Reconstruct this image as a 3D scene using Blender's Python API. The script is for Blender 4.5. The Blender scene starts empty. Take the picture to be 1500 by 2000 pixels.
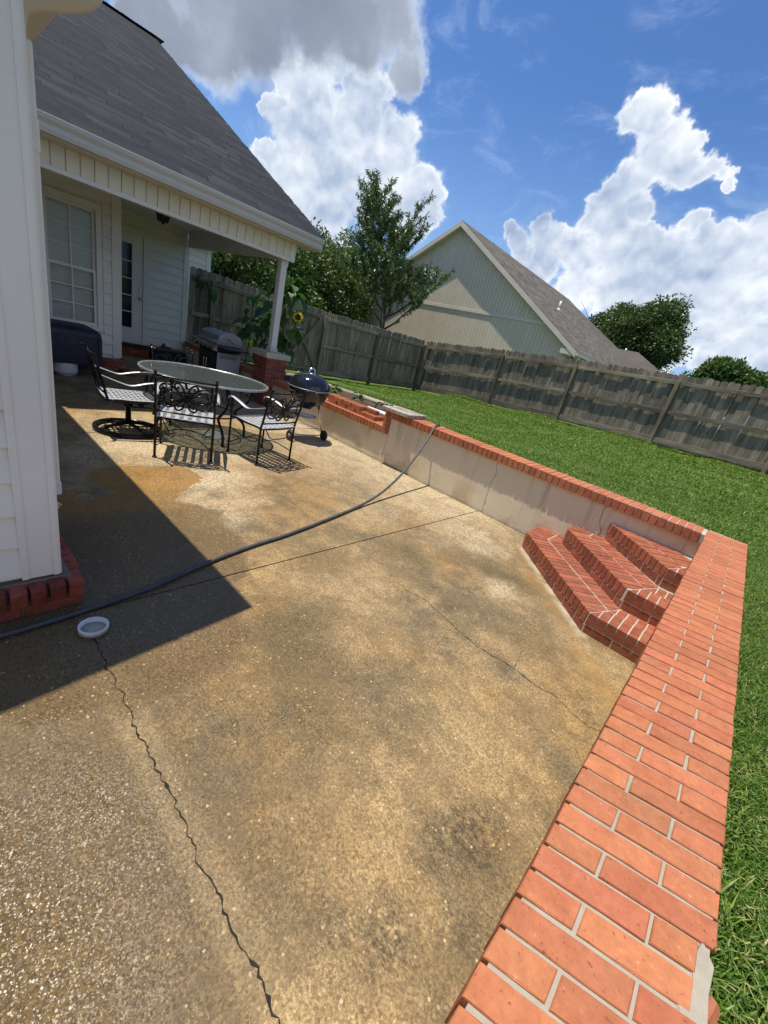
import bpy, bmesh, math, random
import numpy as np
from mathutils import Vector, Matrix, Euler
R = math.radians
PI = math.pi
random.seed(7)
rng = np.random.default_rng(11)
SC = bpy.context.scene
COL = SC.collection

# ------------------------------------------------------------------ camera
cam_d = bpy.data.cameras.new("camera")
cam = bpy.data.objects.new("camera", cam_d)
COL.objects.link(cam)
CX, CY, CZ = (0.70762, 0.66617, 0.23557), (-0.42168, 0.13062, 0.89729), (0.56697, -0.73427, 0.37334)
m = Matrix.Identity(4)
for i in range(3):
    m[i][0], m[i][1], m[i][2] = CX[i], CY[i], CZ[i]
m.translation = (0, 0, 1.57)
cam.matrix_world = m
cam_d.sensor_fit = 'HORIZONTAL'
cam_d.sensor_width = 36.0
cam_d.lens = 801.13 / 1500 * 36.0
cam_d.clip_start = 0.02
cam_d.clip_end = 3000
SC.camera = cam

# ------------------------------------------------------------------ light
SUN_DIR = Vector((-0.185, -0.135, 1.0)).normalized()
SUN_EL = math.asin(SUN_DIR.z)
SUN_AZ = math.atan2(SUN_DIR.x, SUN_DIR.y)
sun_d = bpy.data.lights.new("sun", 'SUN')
sun_d.energy = 4.1
sun_d.angle = R(0.53)
sun_d.color = (1.0, 0.94, 0.84)
sun = bpy.data.objects.new("sun", sun_d)
sun.rotation_euler = SUN_DIR.to_track_quat('Z', 'Y').to_euler()
sun.location = SUN_DIR * 60
COL.objects.link(sun)
vs = SC.view_settings
vs.view_transform = 'Standard'
vs.look = 'None'
vs.exposure = 0.52
vs.gamma = 1.0
vs.use_curve_mapping = False

# node helper ------------------------------------------------------
class NB:
    def __init__(s, nt):
        s.nt = nt
    def n(s, typ, **kw):
        nd = s.nt.nodes.new(typ)
        for k, v in kw.items():
            setattr(nd, k, v)
        return nd
    def put(s, sock, v):
        if v is None:
            return
        if hasattr(v, 'is_output'):
            s.nt.links.new(v, sock)
        else:
            if hasattr(v, '__len__') and len(v) == 3 and len(sock.default_value) == 4:
                v = (*v, 1.0)
            sock.default_value = v
    def math(s, op, a, b=None, c=None, clamp=False):
        nd = s.n('ShaderNodeMath', operation=op, use_clamp=clamp)
        s.put(nd.inputs[0], a); s.put(nd.inputs[1], b)
        if c is not None: s.put(nd.inputs[2], c)
        return nd.outputs[0]
    def vm(s, op, a, b=None, scale=None):
        nd = s.n('ShaderNodeVectorMath', operation=op)
        s.put(nd.inputs[0], a); s.put(nd.inputs[1], b)
        if scale is not None: s.put(nd.inputs['Scale'], scale)
        return nd.outputs['Value'] if op in ('DISTANCE', 'LENGTH', 'DOT_PRODUCT') else nd.outputs[0]
    def mix(s, f, a, b, blend='MIX', clamp=True):
        nd = s.n('ShaderNodeMix', data_type='RGBA', blend_type=blend)
        nd.clamp_factor = clamp
        s.put(nd.inputs[0], f); s.put(nd.inputs[6], a); s.put(nd.inputs[7], b)
        return nd.outputs[2]
    def noise(s, vec, scale, detail=4.0, rough=0.55, dist=0.0, color=False, w=None):
        nd = s.n('ShaderNodeTexNoise')
        if w is not None:
            nd.noise_dimensions = '4D'; s.put(nd.inputs['W'], w)
        s.put(nd.inputs['Vector'], vec)
        s.put(nd.inputs['Scale'], scale); s.put(nd.inputs['Detail'], detail)
        s.put(nd.inputs['Roughness'], rough); s.put(nd.inputs['Distortion'], dist)
        return nd.outputs['Color'] if color else nd.outputs[0]
    def voro(s, vec, scale, feature='F1', out='Distance', rnd=1.0):
        nd = s.n('ShaderNodeTexVoronoi', feature=feature)
        s.put(nd.inputs['Vector'], vec); s.put(nd.inputs['Scale'], scale)
        s.put(nd.inputs['Randomness'], rnd)
        return nd.outputs[out]
    def ramp(s, f, pts, interp='LINEAR'):
        nd = s.n('ShaderNodeValToRGB')
        cr = nd.color_ramp
        cr.interpolation = interp
        while len(cr.elements) < len(pts):
            cr.elements.new(0.5)
        for e, (p, c) in zip(cr.elements, pts):
            e.position = p
            e.color = (c, c, c, 1) if isinstance(c, (int, float)) else (*c[:3], 1)
        s.put(nd.inputs[0], f)
        return nd.outputs[0]
    def sstep(s, v, a, b):
        nd = s.n('ShaderNodeMapRange', interpolation_type='SMOOTHSTEP')
        s.put(nd.inputs[0], v); s.put(nd.inputs[1], a); s.put(nd.inputs[2], b)
        return nd.outputs[0]
    def lin(s, v, a, b, c=0.0, d=1.0):
        nd = s.n('ShaderNodeMapRange')
        s.put(nd.inputs[0], v); s.put(nd.inputs[1], a); s.put(nd.inputs[2], b)
        s.put(nd.inputs[3], c); s.put(nd.inputs[4], d)
        return nd.outputs[0]
    def obj(s):
        return s.n('ShaderNodeTexCoord').outputs['Object']
    def scale(s, vec, v):
        nd = s.n('ShaderNodeMapping'); s.put(nd.inputs[0], vec)
        nd.inputs['Scale'].default_value = v
        return nd.outputs[0]
    def rnd(s):
        return s.n('ShaderNodeObjectInfo').outputs['Random']
    def attr(s, name):
        return s.n('ShaderNodeAttribute', attribute_name=name).outputs['Fac']
    def xyz(s, vec):
        return s.n('ShaderNodeSeparateXYZ', ), vec
    def sep(s, vec):
        nd = s.n('ShaderNodeSeparateXYZ'); s.put(nd.inputs[0], vec)
        return nd.outputs[0], nd.outputs[1], nd.outputs[2]
    def comb(s, x, y, z):
        nd = s.n('ShaderNodeCombineXYZ')
        s.put(nd.inputs[0], x); s.put(nd.inputs[1], y); s.put(nd.inputs[2], z)
        return nd.outputs[0]
    def bump(s, h, strength=0.3, dist=0.01, normal=None):
        nd = s.n('ShaderNodeBump')
        nd.inputs['Strength'].default_value = strength
        nd.inputs['Distance'].default_value = dist
        s.put(nd.inputs['Height'], h)
        if normal is not None: s.put(nd.inputs['Normal'], normal)
        return nd.outputs[0]
    def val(s, c, f):
        nd = s.n('ShaderNodeHueSaturation')
        s.put(nd.inputs['Color'], c); s.put(nd.inputs['Value'], f)
        return nd.outputs[0]

def L(r, g, b):
    f = lambda c: (c / 12.92 if c <= 0.04045 else ((c + 0.055) / 1.055) ** 2.4)
    return (f(r / 255), f(g / 255), f(b / 255))

# ------------------------------------------------------------------ sky
CLOUDS = [(-0.884,0.311,0.348,0.058,1),(-0.856,0.372,0.360,0.061,1),(-0.812,0.429,0.395,0.071,1),(-0.763,0.495,0.416,0.069,1),(-0.718,0.551,0.426,0.054,1),(-0.676,0.581,0.453,0.049,1),(-0.883,0.340,0.324,0.026,0.8),(-0.670,0.616,0.415,0.032,0.7),(-0.734,0.490,0.470,0.090,1),(-0.829,0.370,0.419,0.088,1),(-0.808,0.475,0.350,0.030,0),(-0.780,0.509,0.364,0.029,0),(-0.750,0.540,0.382,0.027,0),(-0.729,0.579,0.365,0.037,0),(-0.703,0.597,0.387,0.026,0),(-0.795,0.519,0.315,0.061,0),(-0.740,0.588,0.327,0.063,0),(-0.690,0.643,0.333,0.044,0),(-0.775,0.571,0.270,0.067,0),(-0.699,0.656,0.285,0.060,0),(-0.649,0.710,0.275,0.037,0),(-0.741,0.629,0.235,0.062,0),(-0.670,0.704,0.235,0.050,0),(-0.821,0.517,0.242,0.046,0),(-0.838,0.484,0.252,0.022,0),(-0.804,0.562,0.194,0.054,0),(-0.775,0.605,0.183,0.046,0),(-0.845,0.495,0.203,0.034,0),(-0.632,0.735,0.246,0.025,0),(-0.826,0.529,0.195,0.035,0),(-0.826,0.467,0.316,0.019,0),(-0.332,0.845,0.419,0.034,0),(-0.355,0.838,0.415,0.024,0),(-0.295,0.866,0.405,0.033,0),(-0.262,0.875,0.406,0.015,0),(-0.308,0.871,0.382,0.046,0),(-0.329,0.875,0.357,0.034,0),(-0.264,0.890,0.371,0.032,0),(-0.231,0.897,0.377,0.023,0),(-0.209,0.901,0.379,0.012,0),(-0.348,0.877,0.332,0.028,0),(-0.374,0.873,0.312,0.027,0),(-0.381,0.877,0.293,0.023,0),(-0.348,0.890,0.294,0.037,0),(-0.310,0.898,0.313,0.027,0),(-0.503,0.828,0.250,0.018,0),(-0.484,0.841,0.241,0.027,0),(-0.451,0.847,0.280,0.022,0),(-0.435,0.862,0.259,0.033,0),(-0.404,0.878,0.256,0.030,0),(-0.446,0.868,0.216,0.046,0),(-0.381,0.894,0.236,0.040,0),(-0.326,0.911,0.253,0.050,0),(-0.284,0.919,0.274,0.032,0),(-0.242,0.926,0.289,0.025,0),(-0.249,0.942,0.225,0.058,0),(-0.211,0.940,0.268,0.035,0),(-0.177,0.942,0.285,0.028,0),(-0.178,0.959,0.219,0.055,0),(-0.144,0.953,0.268,0.040,0),(-0.133,0.942,0.308,0.031,0),(-0.138,0.933,0.333,0.015,0),(-0.099,0.968,0.230,0.051,0),(-0.313,0.931,0.190,0.058,0),(-0.383,0.905,0.185,0.046,0),(-0.256,0.954,0.157,0.053,0),(-0.126,0.976,0.180,0.051,0),(-0.078,0.985,0.155,0.042,0),(-0.167,0.975,0.147,0.046,0),(-0.112,0.987,0.115,0.037,0),(-0.173,0.980,0.102,0.035,0),(-0.080,0.955,0.286,0.053,0),(-0.022,0.980,0.195,0.062,0),(-0.037,0.993,0.114,0.030,0),(-0.207,0.910,0.359,0.014,0)]
world = bpy.data.worlds.new("World")
SC.world = world
world.use_nodes = True
wn = world.node_tree
wn.nodes.clear()
b = NB(wn)
out = b.n('ShaderNodeOutputWorld')
bg = b.n('ShaderNodeBackground')
bg.inputs['Strength'].default_value = 0.135
skyt = b.n('ShaderNodeTexSky', sky_type='NISHITA')
skyt.sun_disc = False
skyt.sun_elevation = SUN_EL
skyt.sun_rotation = SUN_AZ
skyt.altitude = 100
skyt.air_density = 1.0
skyt.dust_density = 0.6
skyt.ozone_density = 2.6
dirv = b.n('ShaderNodeTexCoord').outputs['Generated']

# clouds: one node group giving a density for a direction
grp = bpy.data.node_groups.new("cloud_field", 'ShaderNodeTree')
grp.interface.new_socket(name="Vector", in_out='INPUT', socket_type='NodeSocketVector')
grp.interface.new_socket(name="Density", in_out='OUTPUT', socket_type='NodeSocketFloat')
grp.interface.new_socket(name="Deck", in_out='OUTPUT', socket_type='NodeSocketFloat')
grp.interface.new_socket(name="Slope", in_out='OUTPUT', socket_type='NodeSocketFloat')
g = NB(grp)
gi, go = g.n('NodeGroupInput'), g.n('NodeGroupOutput')
v0 = gi.outputs[0]
n1 = g.noise(v0, 7.0, 5, 0.6, 0, color=True)
n2 = g.noise(v0, 26.0, 4, 0.65, 0, color=True)
w1 = g.vm('SCALE', g.vm('SUBTRACT', n1, (0.5, 0.5, 0.5)), scale=0.10)
w2 = g.vm('SCALE', g.vm('SUBTRACT', n2, (0.5, 0.5, 0.5)), scale=0.032)
vw = g.vm('ADD', g.vm('ADD', v0, w1), w2)
def field(items):
    f = None
    for (x, y, z, r, _) in items:
        d = g.vm('DISTANCE', vw, (x, y, z))
        q = g.math('MULTIPLY_ADD', d, -1.0 / (r * 1.10), 1.0)
        if f is None:
            f = q
        else:
            f = g.math('SMOOTH_MAX', f, q, 0.25)
    return f
cum = field([c for c in CLOUDS if c[4] < 0.5])
deck = field([c for c in CLOUDS if c[4] >= 0.5])
# more of the same cumulus round the rest of the horizon
ext = []
r2 = random.Random(5)
for k in range(9):
    az = R(75 + k * 25 + r2.uniform(-4, 4)); el = R(r2.uniform(5, 32)); rr = r2.uniform(.1, .24)
    ext.append((math.sin(az) * math.cos(el), math.cos(az) * math.cos(el), math.sin(el), rr, 0))
cum = g.math('SMOOTH_MAX', cum, field(ext), 0.1)
def billow(vec):
    w_ = g.vm('SCALE', g.vm('SUBTRACT', g.noise(vec, 26.0, 3, 0.65, 0, color=True), (0.5, 0.5, 0.5)), scale=0.035)
    q = g.vm('ADD', vec, w_)
    a_ = g.voro(q, 21.0, 'F1'); b2 = g.voro(q, 52.0, 'F1')
    o_ = g.math('MULTIPLY_ADD', a_, -0.42, 0.18)
    return g.math('MULTIPLY_ADD', b2, -0.17, g.math('ADD', o_, 0.07))
bil = billow(v0)
bil2 = billow(g.vm('ADD', v0, g.vm('SCALE', SUN_DIR[:], scale=0.016)))
g.put(go.inputs[0], g.math('ADD', cum, bil))
g.put(go.inputs[1], g.math('ADD', deck, g.math('MULTIPLY', bil, 0.35)))
g.put(go.inputs[2], g.math('SUBTRACT', bil, bil2))
nd_ = b.n('ShaderNodeGroup'); nd_.node_tree = grp
b.put(nd_.inputs[0], dirv)
c0, d0, gr0 = nd_.outputs[0], nd_.outputs[1], nd_.outputs[2]
mask = b.math('ADD', b.math('MULTIPLY', b.sstep(c0, -0.06, 0.19), 0.93), b.math('MULTIPLY', b.sstep(c0, -0.30, 0.05), 0.07))
fine = b.noise(dirv, 4.2, 3, 0.45, 0.4)
puff = b.noise(dirv, 15.0, 3, 0.5, 0.3)
lit = b.math('ADD', b.math('MULTIPLY', gr0, 0.85), 0.50)
lit = b.math('ADD', lit, b.math('MULTIPLY', b.math('SUBTRACT', fine, 0.5), 1.35))
lit = b.math('ADD', lit, b.math('MULTIPLY', b.math('SUBTRACT', puff, 0.5), 0.38))
edge = b.sstep(c0, 0.40, 0.06)
lit = b.math('ADD', lit, b.math('MULTIPLY', edge, 0.26), clamp=True)
ccol = b.ramp(lit, [(0.0, L(138, 158, 192)), (0.3, L(172, 188, 212)), (0.55, L(205, 215, 230)), (0.8, L(234, 240, 247)), (1.0, L(248, 251, 254))])
dm = b.sstep(b.math('ADD', d0, b.math('MULTIPLY', b.math('SUBTRACT', b.noise(dirv, 8.0, 5, 0.6), 0.5), 0.9)), -0.12, 0.45)
dl = b.math('ADD', b.math('MULTIPLY', b.noise(dirv, 6.0, 5, 0.55), 0.9), b.math('MULTIPLY', b.sstep(d0, 0.5, 0.0), 0.55), clamp=True)
dcol = b.ramp(dl, [(0.2, L(122, 132, 151)), (0.5, L(146, 156, 174)), (0.8, L(188, 198, 213)), (1.0, L(226, 233, 243))])
wis = b.noise(b.scale(dirv, (2.2, 7.0, 9.0)), 2.2, 5, 0.65, 0.6)
wm = b.math('MULTIPLY', b.sstep(wis, 0.50, 0.85), 0.30)
wx, wy, wz = b.sep(dirv)
hz = b.math('MULTIPLY', b.sstep(wz, 0.46, 0.0), 0.62)
sky = b.mix(1.0, skyt.outputs[0], (0.38, 0.545, 0.76), 'MULTIPLY')
SKYK = 7.4      # cloud colours are written as seen, so lift them to the sky texture's own scale
sky = b.mix(hz, sky, tuple(SKYK * q for q in L(146, 174, 208)))
sky = b.mix(wm, sky, tuple(SKYK * q for q in L(190, 208, 232)))
cs = b.vm('SCALE', ccol, scale=SKYK * 0.80)
ds = b.vm('SCALE', dcol, scale=SKYK * 0.80)
sky = b.mix(mask, sky, cs)
sky = b.mix(dm, sky, ds)
b.put(bg.inputs['Color'], sky)
wn.links.new(bg.outputs[0], out.inputs[0])
world.cycles.sampling_method = 'MANUAL'
world.cycles.sample_map_resolution = 512

# ------------------------------------------------------------------ mesh helpers
class MB:
    def __init__(s):
        s.v, s.f, s.sm, s.r = [], [], [], []
        s.rv = 0.0
    def add(s, vs_, fs, smooth=False):
        o = len(s.v)
        s.v += [tuple(p) for p in vs_]
        for f in fs:
            s.f.append(tuple(i + o for i in f)); s.sm.append(smooth); s.r.append(s.rv)
        return s
    def box(s, c, d, rot=None, ch=0.0, taper=1.0):
        hx, hy, hz = d[0] / 2, d[1] / 2, d[2] / 2
        if ch <= 0:
            vs_ = [Vector((x * hx * (taper if z > 0 else 1), y * hy * (taper if z > 0 else 1), z * hz)) for z in (-1, 1) for y in (-1, 1) for x in (-1, 1)]
            fs = [(0, 2, 3, 1), (4, 5, 7, 6), (0, 1, 5, 4), (2, 6, 7, 3), (0, 4, 6, 2), (1, 3, 7, 5)]
        else:
            vs_, idx = [], {}
            for sx in (-1, 1):
                for sy in (-1, 1):
                    for sz in (-1, 1):
                        for ax in range(3):
                            p = [sx * (hx - ch), sy * (hy - ch), sz * (hz - ch)]
                            h = (hx, hy, hz)[ax]
                            p[ax] = (sx, sy, sz)[ax] * h
                            idx[(sx, sy, sz, ax)] = len(vs_)
                            vs_.append(Vector(p))
            fs = []
            for ax in range(3):
                a1, a2 = [k for k in range(3) if k != ax]
                for sg in (-1, 1):
                    q = []
                    for (u, w) in ((-1, -1), (1, -1), (1, 1), (-1, 1)):
                        k = [0, 0, 0]; k[ax] = sg; k[a1] = u; k[a2] = w
                        q.append(idx[(k[0], k[1], k[2], ax)])
                    fs.append(q)
                for u in (-1, 1):
                    for w in (-1, 1):
                        q = []
                        for (sg, fa) in ((-1, a1), (1, a1), (1, a2), (-1, a2)):
                            k = [0, 0, 0]; k[ax] = sg; k[a1] = u; k[a2] = w
                            q.append(idx[(k[0], k[1], k[2], fa)])
                        fs.append(q)
            for sx in (-1, 1):
                for sy in (-1, 1):
                    for sz in (-1, 1):
                        fs.append([idx[(sx, sy, sz, ax)] for ax in range(3)])
        if rot is not None:
            vs_ = [rot @ p for p in vs_]
        c = Vector(c)
        return s.add([p + c for p in vs_], fs)
    def lohi(s, lo, hi, ch=0.0):
        c = [(a + q) / 2 for a, q in zip(lo, hi)]
        return s.box(c, [abs(q - a) for a, q in zip(lo, hi)], ch=ch)
    def prism(s, poly, z0, z1):
        n = len(poly)
        vs_ = [(x, y, z0) for x, y in poly] + [(x, y, z1) for x, y in poly]
        fs = [tuple(range(n))[::-1], tuple(range(n, 2 * n))]
        fs += [(i, (i + 1) % n, n + (i + 1) % n, n + i) for i in range(n)]
        return s.add(vs_, fs)
    def extrude(s, poly3, vec):
        n = len(poly3); vec = Vector(vec)
        p = [Vector(q) for q in poly3]
        return s.add(p + [q + vec for q in p], [tuple(range(n))[::-1], tuple(range(n, 2 * n))] + [(i, (i + 1) % n, n + (i + 1) % n, n + i) for i in range(n)])
    def tube(s, path, r, n=8, closed=False, cap=True, flat=None):
        P = [Vector(p) for p in path]
        m_ = len(P)
        if not hasattr(r, '__len__'):
            r = [r] * m_
        rings, ref = [], None
        o = len(s.v)
        vs_ = []
        for i in range(m_):
            a = P[(i - 1) % m_] if (closed or i > 0) else P[i]
            c = P[(i + 1) % m_] if (closed or i < m_ - 1) else P[i]
            t = (c - a)
            t = t.normalized() if t.length > 1e-9 else Vector((0, 0, 1))
            if ref is None:
                ref = Vector((0, 0, 1)) if abs(t.z) < 0.9 else Vector((1, 0, 0))
            u = ref - t * ref.dot(t)
            if u.length < 1e-6:
                u = t.orthogonal()
            u.normalize(); ref = u
            w = t.cross(u)
            fu, fw = (1, 1) if flat is None else flat
            for k in range(n):
                an = 2 * PI * k / n
                vs_.append(P[i] + (u * math.cos(an) * fu + w * math.sin(an) * fw) * r[i])
        fs = []
        for i in range(m_ if closed else m_ - 1):
            j = (i + 1) % m_
            for k in range(n):
                k2 = (k + 1) % n
                fs.append((i * n + k, i * n + k2, j * n + k2, j * n + k))
        if cap and not closed:
            fs.append(tuple(range(n))[::-1]); fs.append(tuple((m_ - 1) * n + k for k in range(n)))
        return s.add(vs_, fs, True)
    def lathe(s, prof, n=24, c=(0, 0, 0), close=False, rot=None):
        vs_ = []
        for (r, z) in prof:
            for k in range(n):
                a = 2 * PI * k / n
                p = Vector((r * math.cos(a), r * math.sin(a), z))
                if rot is not None: p = rot @ p
                vs_.append(p + Vector(c))
        fs = []
        m_ = len(prof)
        for i in range(m_ - 1 if not close else m_):
            j = (i + 1) % m_
            for k in range(n):
                k2 = (k + 1) % n
                fs.append((i * n + k, i * n + k2, j * n + k2, j * n + k))
        if not close:
            if prof[0][0] > 1e-6: fs.append(tuple(range(n))[::-1])
            if prof[-1][0] > 1e-6: fs.append(tuple((m_ - 1) * n + k for k in range(n)))
        return s.add(vs_, fs, True)
    def quad(s, a, b_, c, d):
        return s.add([a, b_, c, d], [(0, 1, 2, 3)])
    def mesh(s, name, mat):
        me = bpy.data.meshes.new(name)
        me.from_pydata(s.v, [], s.f)
        me.polygons.foreach_set('use_smooth', s.sm)
        if any(s.r):
            at = me.attributes.new('rnd', 'FLOAT', 'FACE')
            at.data.foreach_set('value', s.r)
        if mat: me.materials.append(mat)
        me.update()
        bm = bmesh.new(); bm.from_mesh(me)
        bmesh.ops.recalc_face_normals(bm, faces=bm.faces)
        bm.to_mesh(me); bm.free()
        return me

def link(name, me, parent=None, loc=(0, 0, 0), rot=(0, 0, 0), scl=None):
    o = bpy.data.objects.new(name, me)
    COL.objects.link(o)
    if parent is not None: o.parent = parent
    o.location = loc
    o.rotation_euler = rot
    if scl is not None: o.scale = scl
    return o
def part(name, mb, mat, parent, loc=(0, 0, 0), rot=(0, 0, 0), label=None, kind=None):
    o = link(name, mb.mesh(name, mat), parent, loc, rot)
    if label: o['label'] = label
    if kind: o['kind'] = kind
    return o
def tag(o, label=None, cat=None, group=None, kind=None):
    if label: o['label'] = label
    if cat: o['category'] = cat
    if group: o['group'] = group
    if kind: o['kind'] = kind
    return o
def thing(name, label, cat, loc=(0, 0, 0), rz=0.0, group=None):
    return tag(link(name, None, None, loc, (0, 0, rz)), label, cat, group)
def structure(name, mb, mat):
    return tag(link(name, mb.mesh(name, mat)), kind='structure')
def copy_tree(o, parent=None):
    c = o.copy(); COL.objects.link(c)
    if parent is not None: c.parent = parent
    for ch in list(o.children):
        copy_tree(ch, c)
    return c
def fast_mesh(name, verts, faces_n, attr=None, mat=None, smooth=False):
    """verts (N,3) laid out face after face, faces_n verts per face"""
    n = len(verts); nf = n // faces_n
    me = bpy.data.meshes.new(name)
    me.vertices.add(n); me.loops.add(n); me.polygons.add(nf)
    me.vertices.foreach_set('co', np.asarray(verts, np.float32).ravel())
    me.loops.foreach_set('vertex_index', np.arange(n, dtype=np.int32))
    me.polygons.foreach_set('loop_start', np.arange(0, n, faces_n, dtype=np.int32))
    if attr is not None:
        at = me.attributes.new('rnd', 'FLOAT', 'FACE')
        at.data.foreach_set('value', np.asarray(attr, np.float32))
    if mat: me.materials.append(mat)
    me.update(calc_edges=True)
    return me
def spline(pts, n=6, closed=False):
    P = [Vector(p) for p in pts]
    out_ = []
    m_ = len(P)
    for i in range(m_ if closed else m_ - 1):
        p0 = P[(i - 1) % m_] if (closed or i > 0) else P[0]
        p1, p2 = P[i], P[(i + 1) % m_]
        p3 = P[(i + 2) % m_] if (closed or i < m_ - 2) else P[-1]
        for k in range(n):
            t = k / n
            out_.append(0.5 * ((2 * p1) + (p2 - p0) * t + (2 * p0 - 5 * p1 + 4 * p2 - p3) * t * t + (3 * p1 - p0 - 3 * p2 + p3) * t ** 3))
    if not closed: out_.append(P[-1])
    return out_

# ------------------------------------------------------------------ materials
def mat(name):
    m_ = bpy.data.materials.new(name)
    m_.use_nodes = True
    nt = m_.node_tree
    bs = nt.nodes['Principled BSDF']
    return m_, NB(nt), bs
def simple(name, col, rough=0.5, metal=0.0, var=0.12, nscale=6.0, bump=0.0, bscale=60.0, spec=0.5, bdist=0.004):
    m_, b_, bs = mat(name)
    co = b_.obj()
    nz = b_.noise(co, nscale, 5, 0.6)
    b_.put(bs.inputs['Base Color'], b_.val(col, b_.lin(nz, 0.25, 0.75, 1 - var, 1 + var)) if var else (*col, 1))
    b_.put(bs.inputs['Roughness'], b_.lin(b_.noise(co, nscale * 2.3, 4), 0.3, 0.7, max(0, rough - .08), min(1, rough + .08)))
    bs.inputs['Metallic'].default_value = metal
    bs.inputs['Specular IOR Level'].default_value = spec
    if bump:
        b_.put(bs.inputs['Normal'], b_.bump(b_.noise(co, bscale, 4), bump, bdist))
    return m_

def brick_mat(name, base, dark, spread=0.22):
    m_, b_, bs = mat(name)
    co = b_.obj(); rd = b_.rnd()
    pv = b_.vm('ADD', co, b_.comb(b_.math('MULTIPLY', rd, 31.7), b_.math('MULTIPLY', rd, 17.3), 0.0))
    nz = b_.noise(pv, 14, 6, 0.65)
    c = b_.mix(b_.sstep(nz, 0.35, 0.70), base, dark)
    wth = b_.noise(pv, 5.0, 5, 0.7)
    c = b_.mix(b_.math('MULTIPLY', b_.sstep(wth, 0.52, 0.72), 0.45), c, tuple(q * k for q, k in zip(base, (0.78, 1.05, 1.15))))
    c = b_.val(c, b_.lin(b_.noise(pv, 45, 4, 0.75), 0.3, 0.7, 0.86, 1.13))
    sp = b_.sstep(b_.noise(pv, 125, 3, 0.6), 0.62, 0.72)
    c = b_.mix(b_.math('MULTIPLY', sp, 0.6), c, (0.09, 0.03, 0.02))
    pl = b_.sstep(b_.noise(pv, 90, 2, 0.5), 0.70, 0.78)
    c = b_.mix(b_.math('MULTIPLY', pl, 0.35), c, (0.62, 0.42, 0.3))
    c = b_.val(c, b_.lin(rd, 0, 1, 1 - spread, 1 + spread))
    hs = b_.n('ShaderNodeHueSaturation'); b_.put(hs.inputs['Hue'], b_.lin(b_.math('FRACT', b_.math('MULTIPLY', rd, 7.13)), 0, 1, 0.496, 0.505)); b_.put(hs.inputs['Color'], c)
    b_.put(bs.inputs['Base Color'], hs.outputs[0])
    bs.inputs['Roughness'].default_value = 0.82
    bs.inputs['Specular IOR Level'].default_value = 0.3
    h = b_.math('ADD', b_.noise(pv, 120, 4, 0.7), b_.math('MULTIPLY', b_.noise(pv, 25, 3), 1.4))
    b_.put(bs.inputs['Normal'], b_.bump(h, 0.35, 0.004))
    return m_
M_BRICK = brick_mat('orange_clay_brick', (0.425, 0.150, 0.070), (0.365, 0.115, 0.052), 0.12)  # orange clay tone of the copings and loose bricks
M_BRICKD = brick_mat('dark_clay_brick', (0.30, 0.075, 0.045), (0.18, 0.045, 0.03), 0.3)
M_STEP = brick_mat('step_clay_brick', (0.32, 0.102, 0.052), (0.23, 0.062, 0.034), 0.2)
def mortar_mat(name, c):
    m_, b_, bs = mat(name)
    co = b_.obj()
    nz = b_.noise(co, 30, 5, 0.65)
    cc = b_.mix(nz, tuple(q * 0.72 for q in c), tuple(min(1, q * 1.2) for q in c))
    st = b_.sstep(b_.noise(co, 5, 4, 0.6), 0.5, 0.68)
    cc = b_.mix(b_.math('MULTIPLY', st, 0.35), cc, tuple(q * 0.5 for q in c))
    b_.put(bs.inputs['Base Color'], cc)
    bs.inputs['Roughness'].default_value = 0.95
    b_.put(bs.inputs['Normal'], b_.bump(b_.noise(co, 140, 4, 0.7), 0.6, 0.004))
    return m_
M_MORTAR = mortar_mat('grey_mortar', (0.37, 0.325, 0.25))
M_MORTARW = mortar_mat('pale_mortar', (0.47, 0.42, 0.34))
M_MORTARD = mortar_mat('dark_mortar', (0.20, 0.16, 0.13))
M_CAP = mortar_mat('cast_stone_cap', (0.50, 0.43, 0.33))

def stucco_mat():
    m_, b_, bs = mat('parged_concrete_wall')
    co = b_.obj(); x, y, z = b_.sep(co)
    big = b_.noise(co, 1.6, 5, 0.6)
    c = b_.mix(big, (0.64, 0.55, 0.385), (0.75, 0.655, 0.475))
    # run-off streaks below the coping
    st = b_.noise(b_.scale(co, (1, 1, 0.07)), 7.0, 5, 0.65)
    sm = b_.math('MULTIPLY', b_.sstep(st, 0.50, 0.70), b_.sstep(z, 0.02, 0.55))
    c = b_.mix(b_.math('MULTIPLY', sm, 0.5), c, (0.25, 0.21, 0.15))
    # rust yellow damp patches low down
    yl = b_.math('MULTIPLY', b_.sstep(b_.noise(co, 2.3, 5, 0.6), 0.44, 0.62), b_.sstep(z, 0.45, 0.05))
    c = b_.mix(b_.math('MULTIPLY', yl, 0.55), c, (0.42, 0.29, 0.13))
    gr = b_.sstep(b_.noise(co, 60, 4, 0.7), 0.62, 0.72)
    c = b_.mix(b_.math('MULTIPLY', gr, 0.25), c, (0.15, 0.13, 0.10))
    b_.put(bs.inputs['Base Color'], c)
    bs.inputs['Roughness'].default_value = 0.9
    h = b_.math('ADD', b_.math('MULTIPLY', b_.noise(co, 7, 5, 0.6), 2.2), b_.noise(co, 90, 4, 0.7))
    b_.put(bs.inputs['Normal'], b_.bump(h, 0.3, 0.006))
    return m_
M_STUCCO = stucco_mat()

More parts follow.
